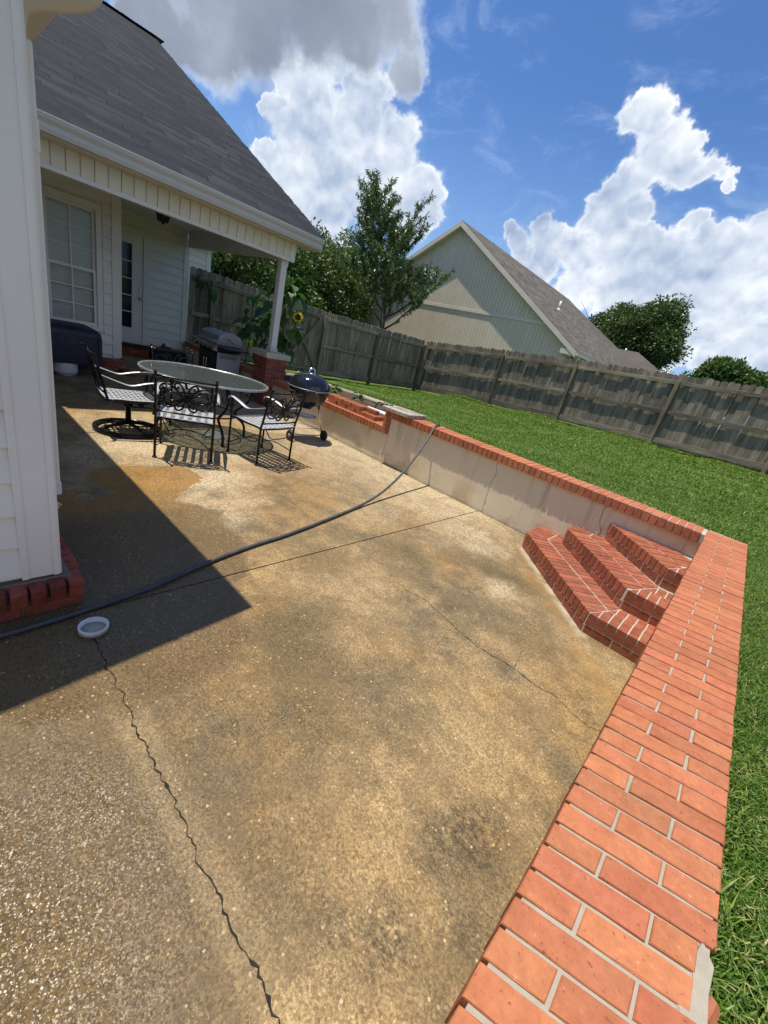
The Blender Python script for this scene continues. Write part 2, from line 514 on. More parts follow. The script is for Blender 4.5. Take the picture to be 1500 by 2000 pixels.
def concrete_mat():
    m_, b_, bs = mat('stained_aggregate_concrete')
    co = b_.obj(); x, y, z = b_.sep(co)
    big = b_.noise(co, 0.75, 6, 0.62)
    mid = b_.noise(co, 2.6, 6, 0.65)
    fin = b_.noise(co, 38, 5, 0.7)
    gold, tan, grey = (0.252, 0.156, 0.062), (0.300, 0.210, 0.104), (0.098, 0.080, 0.050)
    c = b_.mix(b_.sstep(big, 0.36, 0.62), tan, gold)
    # dark mildew clouds, strongest in the open middle of the slab
    dk = b_.math('ADD', b_.noise(b_.vm('ADD', co, (3.7, 1.2, 0)), 1.25, 6, 0.66), b_.math('MULTIPLY', b_.math('SUBTRACT', mid, 0.5), 0.5))
    dk = b_.sstep(dk, 0.43, 0.68)
    c = b_.mix(b_.math('MULTIPLY', dk, 0.78), c, grey)
    mot = b_.noise(co, 7.5, 6, 0.72)
    c = b_.val(c, b_.lin(mot, 0.28, 0.72, 0.68, 1.30))
    blk = b_.math('ADD', b_.noise(b_.vm('ADD', co, (9.1, 4.4, 0)), 1.9, 6, 0.72), b_.math('MULTIPLY', b_.math('SUBTRACT', b_.noise(co, 14, 4, .7), .5), 0.5))
    blk = b_.math('MULTIPLY', b_.sstep(blk, 0.60, 0.76), b_.sstep(x, -2.6, -1.0))
    c = b_.mix(b_.math('MULTIPLY', blk, 0.7), c, (0.07, 0.058, 0.038))
    def spot(px, py, r_, soft=0.5, wob=0.5):
        d = b_.vm('DISTANCE', co, (px, py, 0))
        d = b_.math('ADD', b_.math('DIVIDE', d, r_), b_.math('MULTIPLY', b_.math('SUBTRACT', mid, 0.5), wob * 2))
        return b_.sstep(d, 1.0, 1.0 - soft)
    for (px_, py_, r_, k_) in ((-1.30, 3.25, .42, .62), (-1.0, 3.2, .30, .5), (-1.45, 1.30, .42, .6), (-1.15, 1.15, .3, .5), (-.85, .98, .22, .5), (-.14, 3.15, .2, .5), (-.55, 2.6, .35, .4), (-1.9, 1.9, .35, .4), (-.9, .1, 1.0, .45), (-1.35, .1, .5, .45), (-1.75, 2.6, .3, .4)):
        c = b_.mix(b_.math('MULTIPLY', spot(px_, py_, r_ * 1.1, .85, .9), k_ + .14), c, (0.092, 0.070, 0.034))
    for (px_, py_, r_, k_) in ((-.12, 1.22, .20, .85), (-.20, 1.05, .16, .7), (-.13, .72, .15, .85), (-.02, .9, .12, .6), (-.30, .62, .10, .6), (-.6, .35, .10, .5)):
        c = b_.mix(b_.math('MULTIPLY', b_.math('MULTIPLY', spot(px_, py_, r_, .9, .9), b_.sstep(fin, .36, .62)), k_), c, (0.030, 0.026, 0.018))
    c = b_.mix(b_.math('MULTIPLY', spot(-.5, 1.55, .5, .9, .6), .4), c, (0.30, 0.215, 0.10))
    def mx(a, c_):
        return b_.math('MAXIMUM', a, c_)
    # pale, bleached concrete by the wall, the table and the steps
    pal = b_.sstep(b_.math('ADD', y, b_.math('MULTIPLY', b_.math('SUBTRACT', mid, .5), 2.6)), 2.6, 4.5)
    pal = b_.math('MULTIPLY', pal, b_.sstep(x, -0.9, -2.2))
    pal = mx(pal, spot(-4.6, 1.9, 1.6, 0.9, 0.5))
    pal = mx(pal, spot(-3.5, 1.75, 0.8, 0.85, 0.9))
    pal = mx(pal, b_.math('MULTIPLY', spot(-1.6, 3.6, 0.6, 0.95, 1.0), 0.9))
    pal = mx(pal, b_.math('MULTIPLY', spot(-2.75, 1.55, 0.4, 0.9, 1.2), 0.7))
    pal = mx(pal, b_.math('MULTIPLY', spot(-0.95, 2.95, 0.22, 0.9, 1.2), 0.8))
    c = b_.mix(b_.math('MULTIPLY', pal, b_.lin(fin, 0.3, 0.6, 0.35, 0.9)), c, b_.mix(fin, (0.36, 0.275, 0.155), (0.58, 0.48, 0.32)))
    # bright band either side of the sawn joint that cracked
    bd = b_.math('ABSOLUTE', b_.math('SUBTRACT', y, 0.415))
    bd = b_.sstep(b_.math('ADD', bd, b_.math('MULTIPLY', b_.math('SUBTRACT', fin, .5), .04)), 0.085, 0.03)
    bd = b_.math('MULTIPLY', bd, b_.sstep(x, -1.75, -1.4))
    c = b_.mix(b_.math('MULTIPLY', bd, 0.7), c, (0.37, 0.265, 0.13))
    # wet ground: dark, orange and glossy
    wet = spot(-3.60, 1.30, 0.42, 0.07, 0.75)
    wet = mx(wet, spot(-2.6, 0.75, 0.85, 0.12, 0.5))
    wet = mx(wet, spot(-1.9, 0.55, 0.7, 0.2, 0.4))
    wet2 = spot(-0.80, -0.14, 1.12, 0.95, 0.3)
    c = b_.mix(b_.math('MULTIPLY', wet, 0.8), c, b_.mix(b_.sstep(x, -2.9, -3.3), (0.125, 0.080, 0.034), (0.27, 0.135, 0.028)))
    c = b_.mix(b_.math('MULTIPLY', b_.sstep(wet2, 0.0, 0.55), 0.6), c, (0.118, 0.076, 0.030))
    # exposed pebbles
    rough_f = b_.sstep(b_.noise(b_.vm('ADD', co, (1.3, 7.7, 0)), 1.1, 4, .6), 0.36, 0.6)
    near = b_.sstep(x, -4.4, -2.6)
    def pebbles(sc, thr, soft, cols, amt, cut):
        wv = b_.vm('ADD', co, b_.vm('SCALE', b_.vm('SUBTRACT', b_.noise(co, sc * .8, 2, .5, 0, color=True), (.5, .5, .5)), scale=0.35 / sc))
        d = b_.voro(wv, sc)
        r_ = b_.sep(b_.voro(wv, sc, 'F1', 'Color'))
        msk = b_.math('MULTIPLY', b_.sstep(d, thr, thr - soft), b_.math('GREATER_THAN', r_[0], cut))
        return b_.math('MULTIPLY', msk, amt), b_.ramp(r_[1], cols), msk
    pc = [(0.0, (0.46, 0.34, 0.17)), (0.35, (0.60, 0.47, 0.23)), (0.6, (0.36, 0.15, 0.055)), (0.8, (0.62, 0.52, 0.36)), (1.0, (0.24, 0.17, 0.1))]
    a1, c1_, m1 = pebbles(75, 0.42, 0.12, pc, b_.math('MULTIPLY', near, 0.65), 0.965)
    a2, c2_, m2 = pebbles(230, 0.45, 0.2, pc, b_.math('MULTIPLY', b_.math('MULTIPLY', near, rough_f), 0.55), 0.74)
    c = b_.mix(a2, c, c2_)
    pebc = (a1, c1_)
    sand = b_.sstep(b_.noise(co, 320, 3, 0.7), 0.48, 0.68)
    c = b_.mix(b_.math('MULTIPLY', sand, 0.38), c, (0.085, 0.066, 0.042))
    c = b_.val(c, b_.lin(fin, 0.25, 0.75, 0.78, 1.24))
    g1 = b_.noise(co, 95, 3, 0.8)
    c = b_.val(c, b_.lin(g1, 0.3, 0.7, 0.62, 1.40))
    cellc = b_.sep(b_.voro(co, 150, 'F1', 'Color'))
    c = b_.val(c, b_.lin(cellc[0], 0, 1, 0.70, 1.32))
    # crisp edged old water marks
    wm_ = b_.noise(b_.vm('ADD', co, (5.2, 8.8, 0)), 1.7, 7, 0.6, 0.6)
    ring = b_.math('MULTIPLY', b_.sstep(wm_, 0.505, 0.515), b_.sstep(wm_, 0.60, 0.52))
    c = b_.mix(b_.math('MULTIPLY', ring, 0.34), c, (0.135, 0.098, 0.05))
    # efflorescence along the foot of the steps, dirt along the wall foot
    dl_ = b_.math('SUBTRACT', b_.math('ADD', b_.math('MULTIPLY', x, .718), b_.math('MULTIPLY', y, .696)), 1.90)
    ef = b_.math('MULTIPLY', b_.math('MULTIPLY', b_.sstep(mid, .38, .58), b_.sstep(b_.math('ADD', dl_, b_.math('MULTIPLY', b_.math('SUBTRACT', g1, .5), .16)), -0.09, -0.02)), b_.math('MULTIPLY', b_.sstep(x, -1.33, -1.2), b_.sstep(x, -.15, -.3)))
    c = b_.mix(b_.math('MULTIPLY', ef, 0.75), c, (0.50, 0.43, 0.32))
    ry = b_.math('MULTIPLY', b_.math('MULTIPLY', b_.sstep(dl_, -0.30, -0.08), b_.sstep(dl_, 0.02, -0.10)), b_.math('MULTIPLY', b_.sstep(x, -1.4, -1.2), b_.sstep(mid, .4, .6)))
    c = b_.mix(b_.math('MULTIPLY', ry, 0.5), c, (0.30, 0.175, 0.05))
    dw = b_.sstep(b_.math('ADD', y, b_.math('MULTIPLY', b_.math('SUBTRACT', g1, .5), .10)), 4.335, 4.42)
    c = b_.mix(b_.math('MULTIPLY', dw, 0.6), c, (0.10, 0.075, 0.042))
    c = b_.mix(pebc[0], c, pebc[1])
    b_.put(bs.inputs['Base Color'], c)
    ro = b_.math('SUBTRACT', 0.86, b_.math('MULTIPLY', wet, 0.5))
    ro = b_.math('SUBTRACT', ro, b_.math('MULTIPLY', wet2, 0.64))
    b_.put(bs.inputs['Roughness'], ro)
    b_.put(bs.inputs['Specular IOR Level'], b_.math('MULTIPLY_ADD', wet2, 0.15, 0.25))
    h = b_.math('ADD', b_.math('MULTIPLY', b_.noise(co, 210, 4, 0.75), 1.0), b_.math('MULTIPLY', b_.math('ADD', m1, b_.math('MULTIPLY', m2, .6)), 0.7))
    h = b_.math('ADD', h, b_.math('MULTIPLY', fin, 1.1))
    tn = b_.sep(b_.voro(b_.vm('ADD', co, b_.vm('SCALE', b_.noise(co, 90, 2, .5, 0, color=True), scale=.006)), 260, 'F1', 'Color'))
    amp = b_.math('MULTIPLY_ADD', wet2, 0.85, 0.10)
    nv = b_.vm('NORMALIZE', b_.comb(b_.math('MULTIPLY', b_.math('SUBTRACT', tn[0], .5), amp), b_.math('MULTIPLY', b_.math('SUBTRACT', tn[1], .5), amp), 1.0))
    b_.put(bs.inputs['Normal'], b_.bump(h, 0.5, 0.0009, nv))
    return m_
M_CONC = concrete_mat()

def siding_mat(name, col, rough=0.45):
    m_, b_, bs = mat(name)
    co = b_.obj(); rd = b_.rnd()
    n1_ = b_.noise(b_.scale(co, (1, 1, 1)), 1.7, 5, 0.6)
    c = b_.val(col, b_.lin(n1_, 0.25, 0.75, 0.93, 1.05))
    c = b_.val(c, b_.lin(rd, 0, 1, 0.96, 1.03))
    dirt = b_.sstep(b_.noise(co, 24, 5, 0.75), 0.66, 0.80)
    c = b_.mix(b_.math('MULTIPLY', dirt, 0.25), c, (0.30, 0.27, 0.22))
    b_.put(bs.inputs['Base Color'], c)
    bs.inputs['Roughness'].default_value = rough
    bs.inputs['Specular IOR Level'].default_value = 0.35
    b_.put(bs.inputs['Normal'], b_.bump(b_.noise(co, 45, 4, 0.6), 0.12, 0.004))
    return m_
M_WHITE = siding_mat('white_siding_shade_tone', (0.68, 0.66, 0.60))  # white siding with the porch shade darkened into its colour
M_WING = siding_mat('white_siding_lit_tone', (0.82, 0.765, 0.68))  # lighter copy of the same siding, for the brighter light on the wing
M_TRIM = siding_mat('white_trim_paint', (0.68, 0.66, 0.605), 0.4)
M_CREAM = siding_mat('cream_beaded_vinyl', (0.66, 0.60, 0.47))
M_SOFFIT = siding_mat('beige_soffit_vinyl', (0.60, 0.54, 0.43))
M_GUTTER = siding_mat('white_aluminium_gutter', (0.52, 0.505, 0.475), 0.35)
M_DARK = simple('dark_void', (0.012, 0.012, 0.014), 0.8)
M_NSIDE = siding_mat('grey_tan_siding', (0.72, 0.60, 0.455), 0.6)
M_NTRIM = siding_mat('grey_tan_trim', (0.74, 0.65, 0.52), 0.55)

def wood_mat(name, c0_, c1_, attr_rnd=False):
    m_, b_, bs = mat(name)
    co = b_.obj(); rd = b_.rnd()
    pv = b_.vm('ADD', co, b_.comb(b_.math('MULTIPLY', rd, 41.0), b_.math('MULTIPLY', rd, 23.0), b_.math('MULTIPLY', rd, 7.0)))
    gr = b_.noise(b_.scale(pv, (1, 1, 0.06)), 26, 6, 0.7, 0.4)
    c = b_.mix(b_.sstep(gr, 0.3, 0.7), c0_, c1_)
    big = b_.noise(b_.scale(pv, (1, 1, 0.3)), 3.2, 5, 0.65)
    c = b_.val(c, b_.lin(big, 0.25, 0.75, 0.5, 1.4))
    stn = b_.sstep(b_.noise(b_.scale(pv, (1, 1, 0.16)), 6.5, 5, 0.7), 0.5, 0.72)
    c = b_.mix(b_.math('MULTIPLY', stn, 0.6), c, tuple(q * .28 for q in c0_))
    kn = b_.voro(b_.scale(pv, (1, 1, 0.35)), 4.0)
    c = b_.mix(b_.math('MULTIPLY', b_.sstep(kn, 0.085, 0.04), 0.8), c, (0.03, 0.022, 0.017))
    c = b_.val(c, b_.lin(rd, 0, 1, 0.72, 1.24))
    b_.put(bs.inputs['Base Color'], c)
    bs.inputs['Roughness'].default_value = 0.9
    bs.inputs['Specular IOR Level'].default_value = 0.2
    b_.put(bs.inputs['Normal'], b_.bump(gr, 0.5, 0.004))
    return m_
M_FENCE = wood_mat('weathered_fence_pine', (0.165, 0.135, 0.095), (0.31, 0.265, 0.20))
M_POST = wood_mat('treated_post_pine', (0.15, 0.12, 0.075), (0.27, 0.22, 0.15))
M_TIMBER = wood_mat('sunbleached_timber', (0.34, 0.29, 0.22), (0.56, 0.50, 0.40))

def shingle_mat(name, cols, attr=True):
    m_, b_, bs = mat(name)
    co = b_.obj()
    rd = b_.attr('rnd') if attr else b_.rnd()
    rd2 = b_.math('FRACT', b_.math('ADD', rd, b_.rnd()))
    c = b_.ramp(rd2, cols)
    gn = b_.noise(co, 190, 3, 0.75)
    c = b_.val(c, b_.lin(gn, 0.25, 0.75, 0.72, 1.28))
    bg_ = b_.noise(co, 0.9, 4, 0.6)
    c = b_.val(c, b_.lin(bg_, 0.3, 0.7, 0.88, 1.12))
    b_.put(bs.inputs['Base Color'], c)
    bs.inputs['Roughness'].default_value = 0.93
    bs.inputs['Specular IOR Level'].default_value = 0.25
    b_.put(bs.inputs['Normal'], b_.bump(gn, 0.6, 0.004))
    return m_
M_SHING = shingle_mat('charcoal_asphalt_shingle', [(0, (0.016, 0.0185, 0.0225)), (0.55, (0.0225, 0.0248, 0.029)), (0.85, (0.028, 0.030, 0.034)), (1, (0.040, 0.0425, 0.047))])
M_NSHING = shingle_mat('brown_asphalt_shingle', [(0, (0.085, 0.075, 0.060)), (0.5, (0.112, 0.099, 0.080)), (1, (0.155, 0.138, 0.112))])

M_IRON = simple('black_wrought_iron', (0.006, 0.006, 0.007), 0.2, 0.0, 0.25, 20, 0.05, 200, 0.3)
M_RIM = simple('worn_table_rim', (0.30, 0.32, 0.33), 0.3, 0.5, 0.2, 12, 0.1, 160)
M_ENAMEL = simple('black_porcelain_enamel', (0.010, 0.011, 0.013), 0.12, 0, 0.1, 5, 0, 60, 0.6)
M_BLACKP = simple('black_plastic', (0.018, 0.018, 0.02), 0.5, 0, 0.15, 20)
M_CHROME = simple('chromed_steel', (0.72, 0.72, 0.73), 0.16, 1.0, 0.06, 10)
M_STEEL = simple('brushed_stainless', (0.42, 0.42, 0.42), 0.36, 0.85, 0.18, 8, 0.05, 120)
M_GREYP = simple('grey_painted_panel', (0.36, 0.37, 0.38), 0.5, 0.0, 0.1, 7)
M_NAVY = simple('navy_vinyl_cover', (0.011, 0.013, 0.034), 0.55, 0, 0.3, 4, 0.5, 9, 0.5, 0.02)
M_TANK = simple('white_painted_tank', (0.62, 0.64, 0.66), 0.4, 0, 0.12, 6)
M_HOSE = simple('grey_rubber_hose', (0.060, 0.060, 0.060), 0.5, 0, 0.3, 14, 0.2, 220)
M_PVC = simple('white_pvc', (0.70, 0.69, 0.65), 0.45, 0, 0.2, 22)
M_GRATE = simple('pale_plastic_grate', (0.62, 0.62, 0.52), 0.6, 0, 0.15, 18)
M_LEADPIPE = simple('galvanised_vent', (0.62, 0.60, 0.55), 0.5, 0.2)
M_SOIL = simple('garden_soil', (0.085, 0.055, 0.035), 0.95, 0, 0.6, 9, 1.0, 26, 0.2, 0.05)
M_SLABW = wood_mat('weathered_grey_plank', (0.22, 0.18, 0.14), (0.46, 0.41, 0.34))
M_CRACK = simple('crack_void', (0.018, 0.013, 0.009), 0.95, 0, 0.4, 40)
M_BARK = simple('bark', (0.10, 0.078, 0.058), 0.9, 0, 0.4, 12, 0.8, 30, 0.2, 0.02)
M_STEMG = simple('green_stem', (0.11, 0.17, 0.045), 0.6, 0, 0.3, 12)

def leaf_mat(name, cols, trans=0.3, rough=0.5, spec=0.4):
    m_, b_, bs = mat(name)
    rd = b_.attr('rnd')
    rd = b_.math('FRACT', b_.math('ADD', rd, b_.rnd()))
    c = b_.ramp(rd, cols)
    b_.put(bs.inputs['Base Color'], c)
    bs.inputs['Roughness'].default_value = rough
    bs.inputs['Specular IOR Level'].default_value = spec
    tr = b_.n('ShaderNodeBsdfTranslucent')
    b_.put(tr.inputs[0], b_.mix(1.0, c, (1.35, 1.5, 0.5), 'MULTIPLY'))
    mx_ = b_.n('ShaderNodeMixShader'); mx_.inputs[0].default_value = trans
    ou = [n_ for n_ in m_.node_tree.nodes if n_.type == 'OUTPUT_MATERIAL'][0]
    lk = m_.node_tree.links
    lk.new(bs.outputs[0], mx_.inputs[1]); lk.new(tr.outputs[0], mx_.inputs[2]); lk.new(mx_.outputs[0], ou.inputs[0])
    return m_
M_GRASS = leaf_mat('st_augustine_grass', [(0, (0.066, 0.132, 0.015)), (0.35, (0.110, 0.205, 0.026)), (0.75, (0.168, 0.275, 0.043)), (0.90, (0.25, 0.33, 0.07)), (1, (0.46, 0.40, 0.19))], 0.35, 0.45, 0.35)
M_LEAFP = leaf_mat('peach_leaf', [(0, (0.045, 0.080, 0.022)), (0.5, (0.070, 0.120, 0.034)), (0.88, (0.11, 0.17, 0.04)), (1, (0.22, 0.26, 0.05))], 0.25, 0.35, 0.5)
M_LEAFD = leaf_mat('dark_oak_leaf', [(0, (0.036, 0.066, 0.018)), (0.5, (0.068, 0.110, 0.028)), (0.85, (0.11, 0.16, 0.04)), (1, (0.17, 0.21, 0.055))], 0.2)
M_LEAFM = leaf_mat('mid_green_leaf', [(0, (0.035, 0.075, 0.018)), (0.5, (0.06, 0.115, 0.026)), (1, (0.12, 0.18, 0.04))], 0.25)
M_LEAFS = leaf_mat('sunflower_leaf', [(0, (0.035, 0.085, 0.02)), (0.5, (0.055, 0.12, 0.028)), (1, (0.08, 0.16, 0.035))], 0.3, 0.55)
M_PETAL = leaf_mat('sunflower_petal', [(0, (0.78, 0.50, 0.01)), (1, (0.85, 0.66, 0.03))], 0.3)
M_SEEDHEAD = simple('sunflower_seed_disc', (0.035, 0.02, 0.01), 0.9, 0, 0.5, 60, 0.8, 200)

def lawn_mat():
    m_, b_, bs = mat('lawn_soil_and_thatch')
    co = b_.obj()
    c = b_.mix(b_.sstep(b_.noise(co, 0.8, 5, 0.6), 0.35, 0.65), (0.078, 0.130, 0.026), (0.108, 0.170, 0.036))
    c = b_.mix(b_.sstep(b_.noise(co, 40, 4, 0.7), 0.5, 0.75), c, (0.03, 0.035, 0.014))
    b_.put(bs.inputs['Base Color'], c)
    bs.inputs['Roughness'].default_value = 0.95
    bs.inputs['Specular IOR Level'].default_value = 0.1
    b_.put(bs.inputs['Normal'], b_.bump(b_.noise(co, 55, 4, 0.7), 1.0, 0.03))
    return m_
M_LAWN = lawn_mat()

def glass_mat(name, body, clear, glossr=0.03, tint=(0.78, 0.84, 0.80)):
    m_ = bpy.data.materials.new(name); m_.use_nodes = True
    nt = m_.node_tree; nt.nodes.clear(); b_ = NB(nt)
    ou = b_.n('ShaderNodeOutputMaterial')
    tr = b_.n('ShaderNodeBsdfTransparent'); b_.put(tr.inputs[0], tint)
    df = b_.n('ShaderNodeBsdfDiffuse'); b_.put(df.inputs[0], body)
    gl = b_.n('ShaderNodeBsdfGlossy'); gl.inputs['Roughness'].default_value = glossr
    co = b_.obj()
    bp = b_.bump(b_.noise(co, 30, 3), 0.12, 0.003)
    b_.put(gl.inputs['Normal'], bp)
    fr = b_.n('ShaderNodeFresnel'); fr.inputs[0].default_value = 1.5 if clear < .9 else 1.3
    m1 = b_.n('ShaderNodeMixShader'); m1.inputs[0].default_value = clear
    nt.links.new(df.outputs[0], m1.inputs[1]); nt.links.new(tr.outputs[0], m1.inputs[2])
    m2 = b_.n('ShaderNodeMixShader')
    nt.links.new(fr.outputs[0], m2.inputs[0]); nt.links.new(m1.outputs[0], m2.inputs[1]); nt.links.new(gl.outputs[0], m2.inputs[2])
    nt.links.new(m2.outputs[0], ou.inputs[0])
    return m_
M_TGLASS = glass_mat('textured_table_glass', (0.125, 0.14, 0.135), 0.58, 0.10)
M_PANE = glass_mat('window_glass', (0.03, 0.035, 0.035), 0.95, 0.01, (.95, .97, .96))
M_BLIND = siding_mat('white_blind_slat', (0.80, 0.80, 0.75))

# ------------------------------------------------------------------ terrain
GP = np.array([(0.4, 0, .68), (0.4, 2, .68), (0.4, 4.5, .68), (1.5, 1, .70), (1.5, 4.5, .72), (-1.5, 4.9, .67), (-3.3, 4.9, .66), (-3.9, 4.9, .47), (-5.0, 4.9, .45), (-6.5, 4.9, .44), (-8.5, 4.9, .40), (-10.2, 4.9, .2),
    (-4.4, 5.9, .50), (-5.8, 5.75, .48), (-7.0, 5.75, .42), (-8.6, 5.8, .30), (.445, 12.9, .865), (-2.0, 13.2, .735), (-4.75, 13.5, .585), (-7.15, 13.45, .405), (-10.45, 13.4, .10), (-10.4, 10.7, .085), (-10.1, 8.4, .10), (-10.3, 5.7, .06),
    (3, 12.9, .98), (5, 8, 1.0), (5, 0, .85), (3, -4, .75), (-5, 8.5, .42), (-2, 8.5, .66), (-8, 9, .20), (0, 8.5, .76), (-20, 10, 0), (-20, 20, 0), (-8, 20, .3), (6, 25, 1.2), (-30, 40, .3), (0, 60, 1.8), (-30, 0, 0), (20, 10, 1.3)])
def gz(x, y):
    x = np.asarray(x, float); y = np.asarray(y, float)
    d2 = (x[..., None] - GP[:, 0]) ** 2 + (y[..., None] - GP[:, 1]) ** 2 + 0.05
    w = d2 ** -2.0
    return (w * GP[:, 2]).sum(-1) / w.sum(-1)
def gz1(x, y):
    return float(gz(np.array([x]), np.array([y]))[0])
xs = np.concatenate([[-900, -400, -150, -80, -50, -35, -25, -18, -14, -12], np.arange(-10.8, 6.2, 0.25), [7, 9, 12, 18, 28, 50, 90, 200, 500, 900]])
ys = np.concatenate([[-900, -300, -100, -40, -20, -10], np.arange(-6, 14.3, 0.25), [15, 16, 18, 20, 24, 30, 40, 60, 100, 200, 400, 900]])
GX, GY = np.meshgrid(xs, ys, indexing='ij')
GZ = gz(GX, GY)
far = np.clip((np.hypot(GX, GY) - 30) / 60, 0, 1)
GZ = GZ * (1 - far) + far * 0.4
inside = (GX < 0.2) & (GX > -10.25) & (GY < 4.55)
GZ = np.where(inside, -0.5, GZ)
inside2 = (GX <= -10.25) & (GX > -22) & (GY < 4.4)
GZ = np.where(inside2, -0.5, GZ)
nx, ny = len(xs), len(ys)
vts = np.stack([GX, GY, GZ], -1).reshape(-1, 3)
fcs = [(i * ny + j, (i + 1) * ny + j, (i + 1) * ny + j + 1, i * ny + j + 1) for i in range(nx - 1) for j in range(ny - 1)]
me = bpy.data.meshes.new('lawn'); me.from_pydata(vts.tolist(), [], fcs); me.materials.append(M_LAWN)
me.polygons.foreach_set('use_smooth', [True] * len(fcs))
tag(link('lawn', me), kind='structure')

# grass blades ------------------------------------------------------
def blades(n, xr, yr, hmin, hmax, wid, keep=None):
    x = rng.uniform(*xr, n); y = rng.uniform(*yr, n)
    if keep is not None:
        k = keep(x, y); x, y = x[k], y[k]
    n = len(x)
    # patchy length
    ph = 0.5 + 0.5 * np.sin(x * 2.1 + 1.3 * np.sin(y * 1.7)) * np.sin(y * 2.6 + 1.1 * np.sin(x * 1.3 + 2))
    ph2 = 0.5 + 0.5 * np.sin(x * 7.3 + 2 * np.sin(y * 5.1)) * np.sin(y * 6.9 + 2 * np.sin(x * 4.3))
    h = (hmin + (hmax - hmin) * rng.random(n)) * (0.6 + 0.5 * ph + 0.35 * ph2)
    z = gz(x, y)
    a = rng.uniform(0, 2 * PI, n)
    lean = rng.uniform(0.15, 1.15, n) * h
    b_ = a + rng.normal(0, 0.5, n)
    w = wid * rng.uniform(0.6, 1.3, n)
    px, py = np.cos(a) * w, np.sin(a) * w
    lx, ly = -np.sin(b_) * lean, np.cos(b_) * lean
    base = np.stack([x, y, z - 0.01], -1)
    s_ = np.stack([px, py, np.zeros(n)], -1)
    mid = base + np.stack([lx * .35, ly * .35, h * .62], -1)
    tip = base + np.stack([lx, ly, h * (0.95 - 0.35 * (lean / h / 1.15))], -1)
    q1 = np.stack([base - s_, base + s_, mid + s_ * .8, mid - s_ * .8], 1)
    q2 = np.stack([mid - s_ * .8, mid + s_ * .8, tip + s_ * .15, tip - s_ * .15], 1)
    r_ = np.clip(rng.beta(2, 2.4, n) * 0.9 + 0.10 * (ph - .5) + (rng.random(n) > .97) * .5, 0, 0.999)
    V = np.concatenate([q1, q2], 1).reshape(-1, 3)
    return V, np.repeat(r_, 2)
def yard(x, y):
    ok = ((x > 0.325) | (y > 4.72)) & (x > -10.25)
    bed = (x < -4.15) & (y < 5.72) & (y > 4.5)
    return ok & ~bed
parts_ = []
parts_.append(blades(120000, (0.31, 1.25), (-0.2, 5.2), .018, .042, .0019, yard))
parts_.append(blades(60000, (-3.6, 2.2), (4.66, 7.2), .025, .06, .0045, yard))
parts_.append(blades(70000, (-7.5, 3.0), (6.5, 10.0), .025, .065, .007, yard))
parts_.append(blades(60000, (-10.3, 3.0), (9.0, 13.4), .03, .07, .010, yard))
parts_.append(blades(16000, (-10.2, -3.6), (4.7, 7.0), .025, .06, .006, yard))
parts_.append(blades(9000, (1.2, 3.0), (0, 6.8), .03, .07, .008, yard))
# taller tufts along walls and fence feet
def near_wall(x, y):
    return yard(x, y) & (((x < 0.37) & (y < 4.7)) | ((y < 4.78) & (x > -3.6)))
parts_.append(blades(30000, (-3.6, 0.37), (-0.2, 4.80), .03, .08, .0024, near_wall))
parts_.append(blades(12000, (-10.3, 3.0), (13.05, 13.42), .05, .13, .007, yard))
V = np.concatenate([p[0] for p in parts_]); A = np.concatenate([p[1] for p in parts_])
tag(link('grass', fast_mesh('grass', V, 4, A, M_GRASS)), 'mown green grass of the back lawn', 'grass', kind='stuff')

# ------------------------------------------------------------------ patio
pat = tag(link('patio', None), kind='structure')
mb = MB(); mb.lohi((-10.6, -7, -0.5), (0.09, 4.43, -0.08)); part('base', mb, M_CRACK, pat)
for x0, x1 in ((-10.5, -4.935), (-4.925, -2.016), (-2.006, 0.085)):
    mb = MB(); mb.lohi((x0, -7, -0.1), (x1, 4.425, 0.0)); part('concrete_slab', mb, M_CONC, pat)
def crack(path, w0, w1, jag, parent, z=0.0016, axis=None, seg=0.018):
    P = [Vector(p) for p in path]
    pts = []
    for a, c in zip(P[:-1], P[1:]):
        k = max(2, int((c - a).length / seg))
        for i in range(k):
            pts.append(a.lerp(c, i / k))
    pts.append(P[-1])
    up = Vector(axis) if axis else Vector((0, 0, 1))
    mb = MB(); prev = None
    jit = 0.0
    for i, p in enumerate(pts):
        t = (pts[min(i + 1, len(pts) - 1)] - pts[max(i - 1, 0)]).normalized()
        nrm = up.cross(t)
        jit = jit * 0.55 + random.uniform(-jag, jag)
        w = random.uniform(w0, w1) * (2.6 if random.random() < .10 else 1)
        c = p + nrm * jit + up * z
        cur = (c + nrm * w / 2, c - nrm * w / 2)
        if prev: mb.quad(prev[0], prev[1], cur[1], cur[0])
        prev = cur
    part('crack', mb, M_CRACK, parent)
C1 = [(-1.825, 0.438), (-1.717, 0.433), (-1.6, 0.421), (-1.416, 0.43), (-1.258, 0.421), (-1.178, 0.418), (-1.085, 0.412), (-0.959, 0.417), (-0.836, 0.41), (-0.739, 0.41), (-0.654, 0.404), (-0.585, 0.408), (-0.48, 0.412), (-0.391, 0.41), (-0.343, 0.412), (-0.277, 0.41), (-0.218, 0.411), (0.07, .412)]
C2 = [(-1.342, 2.203), (-1.174, 2.237), (-0.974, 2.198), (-0.691, 2.152), (-0.458, 2.193), (-0.3, 2.174), (-0.189, 2.209), (-0.072, 2.171), (0.016, 2.159), (0.081, 2.197)]
crack([(x, y, 0) for x, y in C1], .002, .0065, .0075, pat, seg=.013)
crack([(x, y, 0) for x, y in C2], .002, .0045, .005, pat)
crack([(-0.443, 2.19, 0), (-0.491, 2.408, 0), (-0.505, 2.455, 0)], .0015, .003, .005, pat)
crack([(-3.277, 2.237, 0), (-3.051, 2.267, 0), (-2.807, 2.275, 0), (-2.535, 2.25, 0)], .002, .005, .006, pat, seg=.04)
